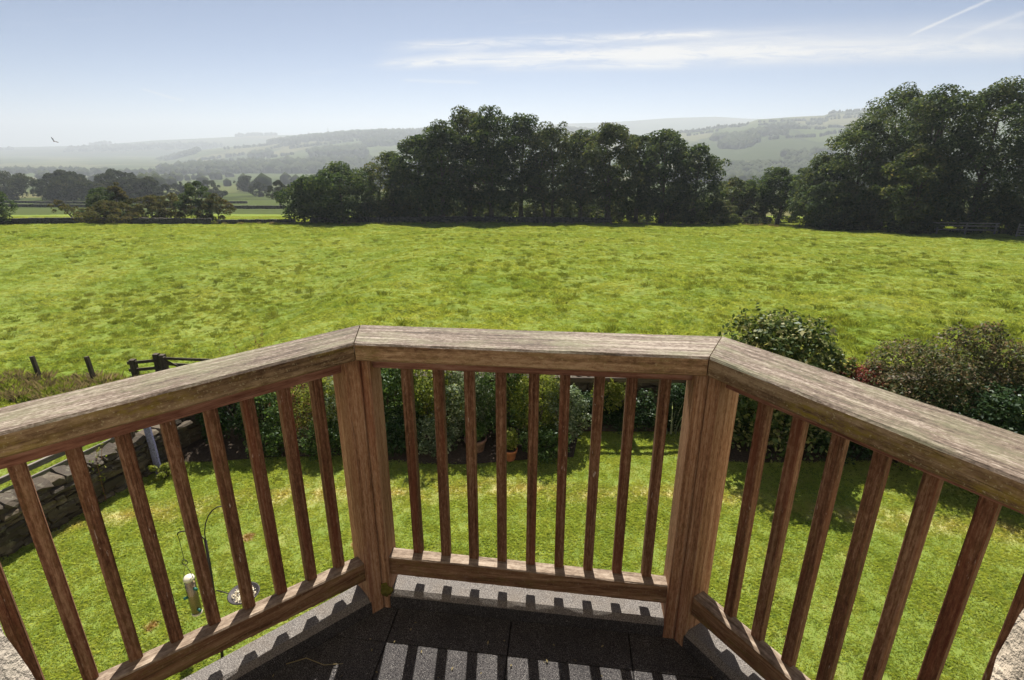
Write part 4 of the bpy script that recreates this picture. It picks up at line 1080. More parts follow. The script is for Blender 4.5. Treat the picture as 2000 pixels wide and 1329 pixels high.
for a in [
    (-57.2, 78.5, 4.2, 3.0, .05, 'round', 'leaf_oak', 'dark hawthorn at the left of the row of small field trees'),
    (-56.0, 80, 4.9, 2.0, .1, 'cone', 'leaf_haw', 'pointed hawthorn rising above the left of the row'),
    (-54.2, 75.0, 2.9, 3.3, .0, 'round', 'leaf_haw', 'low brown domed bush in front of the row of hawthorns'),
    (-51.0, 79, 3.5, 2.4, .1, 'round', 'leaf_haw', 'short hawthorn in the middle of the row, right of the domed bush'),
    (-48.0, 79, 3.6, 2.6, .2, 'round', 'leaf_haw', 'russet hawthorn with open stems in the row'),
    (-44.8, 80, 5.2, 2.4, .2, 'tall', 'leaf_oak', 'tallest green hawthorn towards the right of the row'),
    (-42.0, 79, 3.6, 2.1, .12, 'round', 'leaf_haw', 'brown rounded hawthorn at the right end of the row'),
]:
    x, y, h, r, low, shp, lf, lab = a
    tree('hawthorn_tree', lab, 'tree', x, y, h * 1.15, r * 1.18, int(-x * 10 + 3900), lf, low, shp, int(1100 * r * (h ** .5)), 0.22, 2, 0.13, 'bark', 'hawthorns along the field wall', clumps=30)
# wind bent, half bare thorn
tree('bent_thorn', 'sparse wind bent thorn tree leaning left beside the hawthorn row', 'tree', -60.4, 77.5, 3.2, 1.9, 77, 'leaf_haw', .45, 'spread', 900, 0.22, 1, 0.16, clumps=16, lean=(-2.4, 0))
tree('edge_tree', 'dark tree cut off by the left edge of the picture', 'tree', -67.0, 72, 4.9, 2.3, 78, 'leaf_oak', .12, 'round', 5000, 0.24, 1)
for a in [(-236, 262, 12.5, 13, 'round', 'distant wood tree at the far left edge, rounded crown'), (-212, 268, 12.6, 10, 'round', 'second rounded crown from the left of the distant wood'),
          (-200, 255, 9.8, 11, 'round', 'lower front crown in the middle of the distant wood'), (-176, 258, 9.6, 9, 'round', 'front crown right of the middle of the distant wood'),
          (-190, 274, 13.2, 11, 'round', 'tall domed crown towards the right of the distant wood'), (-163, 252, 9.4, 8.5, 'round', 'last crown at the right end of the distant wood')]:
    x, y, h, r, shp, lab = a
    tree('wood_tree', lab, 'tree', x, y, h * 1.04, r * 1.12, int(-x * 10 + 4900), 'leaf_far', .02, shp, 9000, 0.85, 1, group='trees of the distant wood at left', clumps=46)
for a in [(-78.5, 190, 8.6, 3.9, .22, 'round', 'lone tree standing in the lower field left of the clump', 5200, .34),
          (-196, 330, 6.5, 5.2, .02, 'round', 'small hazy round tree right of the distant wood', 3000, .7),
          (-178, 305, 8.2, 1.9, .02, 'cone', 'dark slim conifer right of the distant wood', 2000, .5),
          (-170, 300, 8.0, 5.0, .1, 'round', 'hazy tree behind the tallest hawthorn', 3000, .7),
          (-176, 330, 8.6, 6.0, .05, 'round', 'hazy broad tree in the distant hedge line', 3000, .7),
          (-142, 318, 7.6, 5.4, .02, 'round', 'hazy tree left of the lone field tree', 3000, .7),
          (-160, 300, 4.6, 7.5, .0, 'round', 'low hazy thicket in the distant hedge line', 3400, .7),
          (-122, 300, 5.6, 6.0, .0, 'round', 'low hazy tree beside the left end of the clump', 3000, .7),
          (-205, 440, 12.0, 9.0, .0, 'round', 'pale blue hazy tree farthest in the valley', 3000, .9)]:
    x, y, h, r, low, shp, lab, n_, sz = a
    tree('field_tree', lab, 'tree', x, y, h, r, int(-x * 10 + 5900), 'leaf_far', low, shp, n_, sz, 1, group='scattered trees of the lower fields', clumps=26)
# undergrowth below the tall trees
def bushes(name, label, specs, leaf, size):
    """specs: list of (x, y, r, h)"""
    for i, (x, y, r, h, lab) in enumerate(specs):
        tree(name, lab, 'bush', x, y, h, r, int(x * 7 + 7000 + i), leaf, 0.0, 'spread', int(900 * r * (h ** .5)) + 900, size, 2, 0.05, group=label, clumps=40)
bushes('undergrowth_bush', 'bushes under the tall trees', [
    (-18.0, 88, 4.0, 4.0, 'far bush behind the left oaks'), (-13.6, 90, 3.8, 3.8, 'far bush below the left shoulder of the clump'), (-1.2, 93, 4.0, 3.4, 'farthest bush behind the tallest trunks'), (15.0, 92, 4.0, 3.4, 'farthest bush behind the bare twin trunks'), (24.5, 88, 4.0, 4.2, 'far bush behind the right end of the clump'), (8.8, 94, 4.0, 3.2, 'farthest bush right of the middle trunks'),
    (-20.5, 80.5, 2.6, 3.0, 'dark bush under the oaks at the left of the clump'), (-15.5, 80, 2.3, 2.6, 'bush below the rising left shoulder of the clump'),
    (-6.8, 86, 2.6, 3.6, 'sunlit bush seen between the trunks near the leaning ivy clad tree'), (-1.0, 87, 2.4, 3.2, 'bush behind the trunks below the tallest crowns'),
    (3.5, 87, 2.4, 2.8, 'pale bush in the gap between the middle trunks'), (8.0, 87, 2.6, 3.2, 'bush behind the trunks right of the middle'),
    (16.6, 85, 2.6, 3.6, 'bush right of the bare twin trunks'), (23.5, 81, 2.8, 3.4, 'dark bush at the foot of the right end of the clump'),
    (-10.5, 88, 3.2, 3.4, 'bush behind the leaning ivy clad trunk'), (-4.2, 90, 3.4, 3.4, 'far bush behind the tallest trunks'), (5.8, 91, 3.4, 3.6, 'far bush behind the double stemmed tree'), (11.5, 90, 3.4, 3.4, 'far bush seen left of the bare twin trunks'), (20.0, 88, 3.4, 4.0, 'bush filling the right part of the clump'), (35.8, 90, 4.0, 3.8, 'far bush behind the round headed tree'), (39.5, 85, 3.2, 4.2, 'bush right of the round headed tree'), (31.0, 88, 3.6, 3.8, 'far bush left of the round headed tree'),
    (50.5, 66, 4.0, 4.2, 'bush in the shade behind the biggest right hand trunk'), (56.0, 63.5, 4.0, 4.4, 'bush in the shade at the right edge under the trees'), (53.0, 58.0, 2.4, 2.6, 'bush beside the pale timber hurdle'), (60.0, 60.0, 4.0, 4.6, 'bush beyond the hurdle at the right edge'),
    (29.3, 78.5, 3.2, 3.4, 'brown bush at the right foot of the clump'), (33.8, 79, 2.4, 2.2, 'low bush in the gap at the field edge'),
    (41.5, 67.5, 2.6, 2.8, 'pale low bush spilling onto the field below the right hand trees'), (43.6, 60.5, 2.2, 2.6, 'bush by the rails under the biggest right hand tree')], 'leaf_warm', 0.26)

# ------------------------------------------------------------------ fences, gate, stakes
def beam(name, p, q, w, h, mat, parent, ch=0.006):
    """rectangular timber from p to q, w wide, h high, local X along it"""
    p, q = Vector(p), Vector(q); d = (q - p); L = d.length; d.normalize()
    up = Vector((0, 0, 1)) if abs(d.z) < 0.9 else Vector((0, 1, 0))
    s = up.cross(d).normalized(); u_ = d.cross(s)
    mw = Matrix(((d.x, s.x, u_.x, p.x), (d.y, s.y, u_.y, p.y), (d.z, s.z, u_.z, p.z), (0, 0, 0, 1)))
    prof = [(-w / 2 + ch, -h / 2), (w / 2 - ch, -h / 2), (w / 2, -h / 2 + ch), (w / 2, h / 2 - ch), (w / 2 - ch, h / 2), (-w / 2 + ch, h / 2), (-w / 2, h / 2 - ch), (-w / 2, -h / 2 + ch)]
    v, f = [], []; seg = 4
    for k in range(seg + 1):
        jx, jy = (random.random() - .5) * w * .08, (random.random() - .5) * h * .08
        for a, b in prof: v.append((L * k / seg, a + jx, b + jy))
    for k in range(seg):
        for c in range(8):
            c2 = (c + 1) % 8; f.append((k * 8 + c, k * 8 + c2, (k + 1) * 8 + c2, (k + 1) * 8 + c))
    f.append(tuple(range(8))[::-1]); f.append(tuple(seg * 8 + c for c in range(8)))
    o = mesh_obj(name, v, f, mat, parent)
    o.matrix_world = mw if parent is None else Matrix.Translation(-parent.location) @ mw
    if parent is not None: o.matrix_local = Matrix.Translation(-Vector(parent.location)) @ mw
    return o
def tz(x, y): return float(terr(x, y))
# grey rails behind the left garden wall
fe = empty('post_and_rail_fence', (-7.5, 5.9, -0.5), 'grey post and rail fence behind the left garden wall', 'fence')
fa, fb = (-7.75, 5.3), (-6.62, 8.35)
for zz in (0.50, 0.31): beam('rail', (fa[0], fa[1], zz), (fb[0], fb[1], zz - 0.02), 0.045, 0.095, M['grey_wood'], fe)
for s in (0.02, 0.52, 1.0):
    x_, y_ = fa[0] + (fb[0] - fa[0]) * s - 0.06, fa[1] + (fb[1] - fa[1]) * s; beam('post', (x_, y_, -0.9), (x_, y_, 0.62), 0.10, 0.10, M['grey_wood'], fe)
# post and rail on the back boundary of the garden
fe = empty('post_and_rail_fence', (0, 9.2, 0), 'post and rail fence along the back of the garden, its shadow on the lawn', 'fence')
for zz in (1.20, 0.97): beam('rail', (-2.5, 9.17, zz), (9.4, 9.12, zz - 0.03), 0.04, 0.09, M['dark_wood'], fe)
for x_ in (-2.4, -0.1, 2.15, 4.4, 6.7, 9.2): beam('post', (x_, 9.20, -0.3), (x_, 9.20, 1.30), 0.10, 0.10, M['dark_wood'], fe)
# gate and its fence at the left of the pasture
gz = tz(-12.3, 17.0)
fe = empty('rail_fence', (-12.3, 17.0, gz), 'short dark post and rail fence beside the field gate', 'fence')
for (x_, y_, zt_) in ((-12.62, 16.92, -1.76), (-11.98, 17.18, -1.66)):
    beam('post', (x_, y_, gz - .3), (x_, y_, zt_), 0.17, 0.17, M['dark_wood'], fe)
for zz in (-1.86, -2.12, -2.38): beam('rail', (-12.76, 16.84, zz), (-11.92, 17.08, zz), 0.05, 0.10, M['dark_wood'], fe)
gt = empty('field_gate', (-11.7, 17.1, gz), 'dark wooden field gate half hidden by the left handrail', 'gate')
beam('gate_post', (-11.72, 17.12, gz - .3), (-11.72, 17.12, -1.66), 0.16, 0.16, M['dark_wood'], gt)
for zz in (0, -.2, -.4, -.6): beam('bar', (-11.64, 17.03, -1.76 + zz), (-8.6, 16.1, -1.50 + zz), 0.045, 0.09, M['dark_wood'], gt)
beam('brace', (-11.60, 16.98, -1.82), (-10.1, 16.5, -2.2), 0.04, 0.08, M['dark_wood'], gt)
beam('stile', (-11.60, 17.0, -2.45), (-11.60, 17.0, -1.70), 0.06, 0.09, M['dark_wood'], gt)
for (x_, y_, tx, zt_, lab) in ((-15.82, 16.89, -0.14, -1.67, 'leftmost dark fence stake leaning in the long grass'), (-13.64, 16.45, -0.14, -1.50, 'dark fence stake between the leftmost stake and the gate')):
    g_ = tz(x_, y_)
    o = beam('fence_stake', (x_, y_, g_ - .3), (x_ + tx, y_ + .06, zt_), 0.11, 0.11, M['dark_wood'], None)
    tag(o, lab, 'stake', 'stakes in the long grass')
# blue grey wrapped pole and a bare stake at the wall end
o = beam('wrapped_pole', (-5.62, 7.52, -0.1), (-5.82, 7.75, 1.05), 0.10, 0.10, M['bluegrey'], None, 0.03)
tag(o, 'blue grey wrapped pole leaning at the end of the left garden wall', 'pole')
o = beam('wooden_stake', (-5.86, 7.50, -0.1), (-6.02, 7.68, 1.1), 0.05, 0.05, M['dark_wood'], None, 0.01)
tag(o, 'thin brown stake beside the blue grey pole', 'stake')
# wire fence along the right edge of the pasture
fe = empty('wire_fence', (30, 76.5, tz(30, 76.5)), 'thin post and wire fence in front of the right hand trees', 'fence')
pts = [(28 + 2.6 * k, 77.2 - 0.05 * k if k < 2 else 77.2 - (k - 2) * 1.55) for k in range(11)]
for (x_, y_) in pts: g_ = tz(x_, y_); beam('post', (x_, y_, g_ - .2), (x_ + random.uniform(-.05, .05), y_, g_ + 1.15), 0.10, 0.10, M['grey_wood'], fe)
for zz in (0.45, 0.75, 1.05):
    V, F = tube([(x_ - fe.location.x, y_ - fe.location.y, tz(x_, y_) + zz - fe.location.z) for x_, y_ in pts], [0.012] * len(pts), 4)
    mesh_obj('wire', V, F, M['grey_wood'], fe)
# hurdle and rails under the right trees
gx_, gy_ = 52.0, 55.5; g_ = tz(gx_, gy_)
hd = empty('field_hurdle', (gx_, gy_, g_), 'pale timber hurdle at the right edge of the pasture under the trees', 'gate')
for zz in (0.2, 0.45, 0.7, 0.95, 1.2): beam('bar', (gx_ - 1.3, gy_, g_ + zz), (gx_ + 2.2, gy_ - 1.2, g_ + zz), 0.05, 0.10, M['grey_wood'], hd)
for s in (0, .5, 1): beam('upright', (gx_ - 1.3 + 3.5 * s, gy_ - 1.2 * s - .05, g_ - .1), (gx_ - 1.3 + 3.5 * s, gy_ - 1.2 * s - .05, g_ + 1.35), 0.09, 0.09, M['grey_wood'], hd)
fe = empty('rail_fence', (47, 59, tz(47, 59)), 'grey timber rails in the shade below the biggest right hand tree', 'fence')
for k in range(4): x_, y_ = 43.8 + 2.2 * k, 61.0 - 1.1 * k; beam('post', (x_, y_, tz(x_, y_) - .2), (x_, y_, tz(x_, y_) + 1.3), 0.12, 0.12, M['grey_wood'], fe)
for zz in (0.55, 0.95, 1.25): beam('rail', (43.5, 61.1, tz(43.5, 61.1) + zz), (50.6, 57.6, tz(50.6, 57.6) + zz), 0.05, 0.13, M['grey_wood'], fe)

# ------------------------------------------------------------------ garden border: shrubs, plants, pots
def shrub(name, label, x, y, r, h, leaf, n, size, seed, base=0.0, flat=0.9, aspect=0.55, nc=26, cat='shrub', cone=False, gap=0.0):
    R_ = np.random.default_rng(seed)
    root = empty(name, (x, y, 0), label, cat)
    k = np.arange(nc); ga = k * 2.39996 + seed; zz = (k + .5) / nc
    prof = np.sqrt(np.clip(1 - (1.75 * zz - 0.80) ** 2, 0.04, 1)) if not cone else np.clip(1.05 - zz, .15, 1)
    rad = r * prof * np.where(R_.random(nc) < .3, .4, .80) * (1 + .15 * R_.normal(size=nc))
    cr = 0.27 * r * (0.75 + .5 * R_.random(nc)) + 0.03 * h
    cz = base + (h - base) * (0.08 + 0.86 * zz)
    cz = np.minimum(cz, h - cr * .75)
    cen = np.stack([rad * np.cos(ga), rad * np.sin(ga) * flat, cz], 1)
    v = clump_leaves(cen, cr, n, size, 0.9, R_, aspect=aspect)
    ns, per = 22, 16
    up = R_.choice(np.arange(nc // 2, nc), ns); dr = cen[up] - np.array([0, 0, h * .45]); dr = dr / np.linalg.norm(dr, axis=1, keepdims=True) + R_.normal(size=(ns, 3)) * .25 + [0, 0, .3]; dr = dr / np.linalg.norm(dr, axis=1, keepdims=True)
    tt = np.linspace(0.2, 1, per)[None, :, None]; ln_ = (h * (.03 + .07 * R_.random(ns)))[:, None, None]
    sp_ = (cen[up] + dr * cr[up][:, None] * .6)[:, None] + dr[:, None] * ln_ * tt + R_.normal(size=(ns, per, 3)) * size * .35
    sh = leaf_quads(sp_.reshape(-1, 3), np.repeat(dr, per, 0) * .3 + R_.normal(size=(ns * per, 3)), size * 0.75, aspect, R_)
    small = clump_leaves(cen, cr * 1.08, n // 2, size * 0.6, 0.9, R_, aspect=aspect)
    v = np.concatenate([v, sh, small]); n = len(v) // 4
    v[:, 2] = np.maximum(v[:, 2], 0.0)
    mesh_obj('foliage', v, np.arange(n * 4).reshape(-1, 4), M[leaf], root)
    parts = []
    for q in R_.choice(nc, min(9, nc), replace=False):
        c = cen[q]; p0 = np.array([R_.normal() * .05 * r, R_.normal() * .05 * r, -0.05])
        parts.append(tube([p0, (p0 + c) / 2 + [0, 0, .1 * h], c], [0.018, 0.012, 0.005], 5))
    V, F = merge(parts); mesh_obj('stems', V, F, M['bark'], root)
    return root
def stalks(name, label, x, y, h, spread, n, leaf, lw, seed, leaves=0, lsize=0.05, lleaf=None, arch=0.35, head=0.0, z0=0.0, cat='plant'):
    """upright stems or blades, optionally with small leaves or seed heads"""
    R_ = np.random.default_rng(seed)
    root = empty(name, (x, y, z0), label, cat)
    a = R_.random(n) * 6.28; rr_ = spread * .3 * np.sqrt(R_.random(n)); hh = h * (0.6 + .45 * R_.random(n)); ln = arch * hh * (.2 + R_.random(n))
    b = R_.random(n) * 6.28; w = np.stack([np.cos(b), np.sin(b)], 1) * lw / 2
    base = np.stack([rr_ * np.cos(a), rr_ * np.sin(a)], 1); out = np.stack([np.cos(a), np.sin(a)], 1)
    V, F = [], []
    segs = 5
    for s in range(segs + 1):
        t = s / segs; c = base + out * (ln * t ** 1.8)[:, None]; ww = w * (1 - .85 * t)
        zz = hh * (t - .12 * t * t * arch * 2)
        V.append(np.stack([c[:, 0] - ww[:, 0], c[:, 1] - ww[:, 1], zz], 1)); V.append(np.stack([c[:, 0] + ww[:, 0], c[:, 1] + ww[:, 1], zz], 1))
    V = np.stack(V, 1)  # n, 2*(segs+1), 3
    f = np.array([[2 * s, 2 * s + 1, 2 * s + 3, 2 * s + 2] for s in range(segs)])
    F = (f[None] + (np.arange(n) * 2 * (segs + 1))[:, None, None]).reshape(-1, 4)
    mesh_obj('stems', V.reshape(-1, 3), F, M[leaf], root)
    if leaves:
        i = R_.integers(0, n, leaves); t = R_.random(leaves) ** .8 * .9 + .08
        pos = np.concatenate([base[i] + out[i] * (ln[i] * t ** 1.8)[:, None], (hh[i] * t)[:, None]], 1) + R_.normal(size=(leaves, 3)) * lsize * .6
        nr = R_.normal(size=(leaves, 3)) + [0, 0, .6]
        vv = leaf_quads(pos, nr, lsize, .5, R_); mesh_obj('foliage', vv, np.arange(leaves * 4).reshape(-1, 4), M[lleaf or leaf], root)
    if head:
        m_ = 26
        pos = np.concatenate([np.repeat(base + out * ln[:, None], m_, 0), np.repeat(hh * (1 - .24 * arch), m_)[:, None]], 1) + R_.normal(size=(n * m_, 3)) * np.array([.25, .25, 1.0]) * head
        vv = leaf_quads(pos, R_.normal(size=(n * m_, 3)), head * .45, .4, R_); mesh_obj('seed_heads', vv, np.arange(n * m_ * 4).reshape(-1, 4), M[leaf], root)
    return root
# bare soil of the bed
bx = np.linspace(-5.6, 9.4, 80); by = np.linspace(0, 1, 10)
XX, SS = np.meshgrid(bx, by, indexing='ij')
front = np.where(XX < 1.1, 7.95 + 0.12 * np.sin(XX * 1.3), np.where(XX < 3.4, 8.95, 7.9))
front = np.where(XX < -4.4, 8.0 - (XX + 4.4) * -0.15, front)
YY = front + (9.6 - front) * SS
PP = np.stack([XX.ravel(), YY.ravel(), 0 * XX.ravel()], 1)
ZZ = (0.055 + 0.03 * vnoise(PP, 3.0, 2.2)).reshape(XX.shape) * smoothstep(0, .12, SS) + 0.012
bed = mesh_obj('flower_bed', np.stack([XX, YY, ZZ], -1).reshape(-1, 3), grid_faces(80, 10), M['soil'])
tag(bed, 'dark soil of the flower bed along the garden wall', 'flower bed', kind='structure')

shrub('variegated_shrub', 'big rounded variegated shrub rising behind the right corner of the railing', 4.45, 8.45, 1.0, 2.32, 'leaf_variegated', 9000, 0.095, 1, nc=46)
shrub('variegated_shrub', 'lower yellow edged shoulder of the variegated shrub beside its right flank', 5.35, 8.85, 0.62, 1.72, 'leaf_variegated', 4200, 0.09, 2, nc=26)
shrub('red_shrub', 'small reddish shrub between the variegated and the pink brown shrubs', 6.02, 8.65, 0.50, 1.48, 'leaf_red', 3200, 0.055, 3)
shrub('pink_shrub', 'rounded pink brown shrub above the right handrail', 6.72, 8.25, 0.95, 1.92, 'leaf_pink', 9000, 0.055, 4, nc=42)
shrub('tall_shrub', 'tall red brown shrub right of the rounded pink brown one', 7.75, 8.55, 0.66, 2.24, 'leaf_pink', 5500, 0.06, 5, nc=30)
shrub('tall_shrub', 'brown shrub at the right edge of the picture', 8.75, 8.7, 0.8, 1.85, 'leaf_pink', 5000, 0.06, 6, nc=30)
shrub('dark_hedge', 'dark evergreen shrub low behind the right handrail', 7.55, 7.65, 1.0, 1.45, 'leaf_dark', 7000, 0.07, 7, nc=40)
shrub('dark_hedge', 'dark evergreen shrub at the right, beyond the last balusters', 8.9, 7.2, 1.1, 1.75, 'leaf_dark', 7000, 0.07, 8, nc=40)
shrub('dark_hedge', 'dark evergreen under the big variegated shrub', 3.75, 8.75, 0.6, 1.1, 'leaf_dark', 4000, 0.07, 9)
shrub('dark_hedge', 'dark low shrub between the variegated shrub and the right hedge', 5.7, 8.25, 0.75, 0.95, 'leaf_dark', 4200, 0.07, 10)
stalks('fern_plant', 'bright green fern like plant showing above the right handrail', 7.15, 7.35, 1.25, 0.5, 26, 'leaf_lime', 0.03, 11, 260, 0.08, 'leaf_lime', 0.5)
stalks('tall_stem_plant', 'two thin leafy stems standing up at the far right', 8.18, 8.5, 2.35, 0.9, 5, 'bark', 0.015, 12, 240, 0.05, 'leaf_dark', 0.04)
# middle of the border
shrub('border_shrub', 'leafy green shrub just right of the left corner post', -2.15, 8.75, 0.62, 1.45, 'leaf_green', 5200, 0.06, 21)
shrub('border_shrub', 'yellow green shrub left of the terracotta pots', -1.45, 8.85, 0.62, 1.55, 'leaf_lime', 4600, 0.05, 22)
shrub('border_shrub', 'pale silvery leaved shrub behind the shaded pot', -0.85, 8.8, 0.52, 1.25, 'leaf_silver', 3600, 0.06, 23)
shrub('border_shrub', 'green shrub behind the two pots', -0.2, 9.0, 0.62, 1.6, 'leaf_green', 5200, 0.05, 24)
shrub('border_shrub', 'feathery yellow green shrub right of the pots', 0.5, 8.75, 0.50, 1.4, 'leaf_lime', 4200, 0.045, 25)
shrub('border_shrub', 'silvery shrub ending the planting right of the pots', 0.95, 8.65, 0.40, 1.05, 'leaf_silver', 2800, 0.055, 26)
shrub('border_shrub', 'low dark green plants in front of the feathery shrub', 0.55, 8.15, 0.42, 0.5, 'leaf_green', 2600, 0.05, 27)
shrub('border_shrub', 'low silvery plant left of the shaded pot', -1.35, 8.25, 0.40, 0.62, 'leaf_silver', 2400, 0.055, 28)
shrub('border_shrub', 'low dark shrub left of the yellow green one', -2.0, 8.25, 0.48, 0.7, 'leaf_dark', 2800, 0.055, 29)
stalks('grass_clump', 'tall arching grasses behind the upright baluster gap right of the pots', 0.25, 9.05, 1.65, 0.7, 90, 'leaf_lime', 0.014, 30, arch=0.45)
shrub('yellow_shrub', 'small yellow leaved shrub alone against the back wall', 1.85, 9.25, 0.30, 0.95, 'leaf_lime', 1400, 0.06, 31, base=.35)
shrub('dark_hedge', 'dark leafy plants in the shade of the back wall right of the silvery shrub', 1.55, 9.3, 0.55, 0.62, 'leaf_dark', 3000, 0.055, 34, flat=.4)
shrub('dark_hedge', 'dark leafy plants beside the right corner post', 3.0, 9.2, 0.6, 0.8, 'leaf_dark', 3200, 0.055, 35, flat=.5)
stalks('spiky_plant', 'pale spiky plant beside the right corner post', 2.95, 8.95, 0.85, 0.55, 22, 'leaf_silver', 0.035, 32, arch=0.8)
shrub('low_plant', 'low dark plants along the foot of the back wall', 2.3, 9.2, 0.75, 0.34, 'leaf_dark', 2600, 0.05, 33, flat=.35)
# left part of the border
shrub('border_shrub', 'green shrub at the foot of the left corner post', -2.85, 8.75, 0.55, 1.25, 'leaf_silver', 3600, 0.05, 41)
shrub('border_shrub', 'yellowing shrub left of the left corner post', -3.35, 8.7, 0.55, 1.2, 'leaf_lime', 3400, 0.045, 42)
stalks('dry_plant', 'brown dried flower stems in the left part of the border', -3.75, 8.9, 1.55, 0.9, 46, 'leaf_brown', 0.015, 43, 1500, 0.045, 'leaf_brown', 0.25)
shrub('border_shrub', 'bright leaved shrub among brown stems in the left border', -4.35, 8.6, 0.45, 1.0, 'leaf_green', 2800, 0.055, 44)
shrub('dark_hedge', 'dark shrub in the left corner of the garden', -4.95, 8.75, 0.62, 1.2, 'leaf_dark', 4600, 0.06, 45)
stalks('dry_plant', 'dark brown stems with seed heads at the left end of the border', -4.7, 9.1, 1.5, 0.8, 34, 'leaf_brown', 0.015, 46, 700, 0.045, 'leaf_brown', 0.2)
shrub('border_shrub', 'low green plant at the front of the left border', -4.1, 8.15, 0.36, 0.5, 'leaf_green', 1800, 0.05, 47)
shrub('border_shrub', 'low leafy plant in front of the yellowing shrub', -3.15, 8.2, 0.40, 0.55, 'leaf_green', 2000, 0.05, 48)
stalks('seed_head_plant', 'brown dock seed spikes above the middle of the left handrail', -4.75, 9.95, 1.62, 0.5, 7, 'leaf_brown', 0.018, 49, 0, arch=0.08, head=0.075)
stalks('seed_head_plant', 'thin brown seed spikes left of the tallest dock spikes', -5.6, 10.1, 1.25, 0.6, 6, 'leaf_brown', 0.014, 50, 0, arch=0.12, head=0.05)
stalks('climber_stem', 'dry climbing stem with leaves hanging on the left garden wall', -6.05, 6.85, 0.95, 0.2, 4, 'leaf_brown', 0.02, 51, 60, 0.06, 'leaf_lime', 0.15)
shrub('low_plant', 'small leafy weed at the foot of the blue grey pole', -5.5, 7.45, 0.16, 0.24, 'leaf_lime', 420, 0.05, 52, nc=8)

def lathe(prof, sides=28):
    V, F = [], []
    th = np.arange(sides) * 2 * np.pi / sides
    for r_, z_ in prof: V.append(np.stack([r_ * np.cos(th), r_ * np.sin(th), np.full(sides, z_)], 1))
    n = len(prof)
    for k in range(n - 1):
        for q in range(sides):
            q2 = (q + 1) % sides; F.append((k * sides + q, k * sides + q2, (k + 1) * sides + q2, (k + 1) * sides + q))
    return np.concatenate(V), F
def pot(label, x, y, r, h, mat, leaf, plant_h, seed, tilt=0.0):
    root = empty('plant_pot', (x, y, 0.0), label, 'plant pot', 'terracotta pots')
    root.rotation_euler = (tilt, 0, 0)
    V, F = lathe([(0.001, 0), (r * .66, 0), (r * .70, .01), (r * .92, h * .78), (r * 1.0, h * .79), (r * 1.02, h), (r * .93, h), (r * .90, h * .86), (0.001, h * .86)])
    mesh_obj('pot', V, F, mat, root, True)
    V, F = lathe([(0.001, h * .9), (r * .5, h * .9), (r * .9, h * .87)], 20); mesh_obj('soil', V, F, M['soil'], root)
    R_ = np.random.default_rng(seed)
    n = 900; d = R_.normal(size=(n, 3)); d /= np.linalg.norm(d, axis=1, keepdims=True)
    pos = d * np.array([r * 1.15, r * 1.15, plant_h * .5]) * (0.35 + .65 * R_.random((n, 1))) + [0, 0, h + plant_h * .42]
    mesh_obj('plant', leaf_quads(pos, d + R_.normal(size=(n, 3)) * .7, 0.05, .45, R_), np.arange(n * 4).reshape(-1, 4), M[leaf], root)
pot('bright orange terracotta pot with a feathery yellow green plant', -0.03, 8.02, 0.125, 0.20, M['terracotta'], 'leaf_lime', 0.42, 1)
pot('shaded brown terracotta pot with green leaves left of the orange one', -0.62, 8.22, 0.19, 0.30, M['terracotta_old'], 'leaf_green', 0.32, 2)

# ------------------------------------------------------------------ bird feeding pole
fx, fy = -2.98, 4.19
fp = empty('feeder_pole', (fx, fy, 0), 'black iron bird feeding pole with curved hooks on the left of the lawn', 'feeder pole')
V, F = tube([(0, 0, -.2), (0.0, 0.10, .6), (-0.01, 0.16, 1.0), (-0.02, 0.20, 1.34)], [0.014, 0.014, 0.013, 0.013], 8); mesh_obj('pole', V, F, M['black_metal'], fp, True)
def hook(dx, z0, rise, reach):
    p = [(-0.02, 0.20, z0)]
    for k in range(1, 10):
        t = k / 9; p.append((-0.02 + dx * reach * (1 - math.cos(t * math.pi)) / 2 * 1.0, 0.20, z0 + rise * math.sin(t * math.pi * .78)))
    V, F = tube(p, [0.006] * len(p), 6); mesh_obj('hook', V, F, M['black_metal'], fp, True)
    return p[-1]
e1 = hook(-1, 1.32, 0.13, 0.26); e2 = hook(1, 1.32, 0.42, 0.32); e3 = hook(-1, 1.05, 0.10, 0.16)
V, F = tube([(-.02, .20, .72), (.08, .17, .72), (.14, .15, .72)], [.006] * 3, 6); mesh_obj('arm', V, F, M['black_metal'], fp, True)
# seed feeder hanging on the left hook
sx, sy, sz = fx + e1[0] + 0.02, fy + e1[1] - 0.02, 0.74
sf = empty('seed_feeder', (sx, sy, sz - 0.28), 'long clear seed feeder with a white lid hanging from the pole', 'bird feeder')
V, F = lathe([(0.046, -0.0), (0.048, 0.002), (0.048, 0.42), (0.046, 0.42)], 20); mesh_obj('tube', V, F, M['clear'], sf, True)
V, F = lathe([(0.001, 0.01), (0.044, 0.01), (0.044, 0.37), (0.001, 0.39)], 18); mesh_obj('seed', V, F, M['seed'], sf, True)
V, F = lathe([(0.001, 0.455), (0.045, 0.450), (0.052, 0.43), (0.052, 0.415), (0.001, 0.415)], 20); mesh_obj('lid', V, F, M['cream_plastic'], sf, True)
V, F = lathe([(0.001, -0.02), (0.05, -0.02), (0.05, 0.0), (0.001, 0.0)], 20); mesh_obj('base', V, F, M['cream_plastic'], sf, True)
for (zz, a) in ((0.06, -0.6), (0.06, 2.5), (0.22, -2.4), (0.32, -0.4)):
    V, F = tube([(0.035 * math.cos(a), 0.035 * math.sin(a), zz), (0.085 * math.cos(a), 0.085 * math.sin(a), zz)], [0.016, 0.014], 8); mesh_obj('port', V, F, M['green_plastic'], sf, True)
V, F = tube([(-.045, 0, .44), (-.03, 0, .52), (0, 0, .60), (.03, 0, .52), (.045, 0, .44)], [.003] * 5, 6); mesh_obj('handle', V, F, M['black_metal'], sf, True)
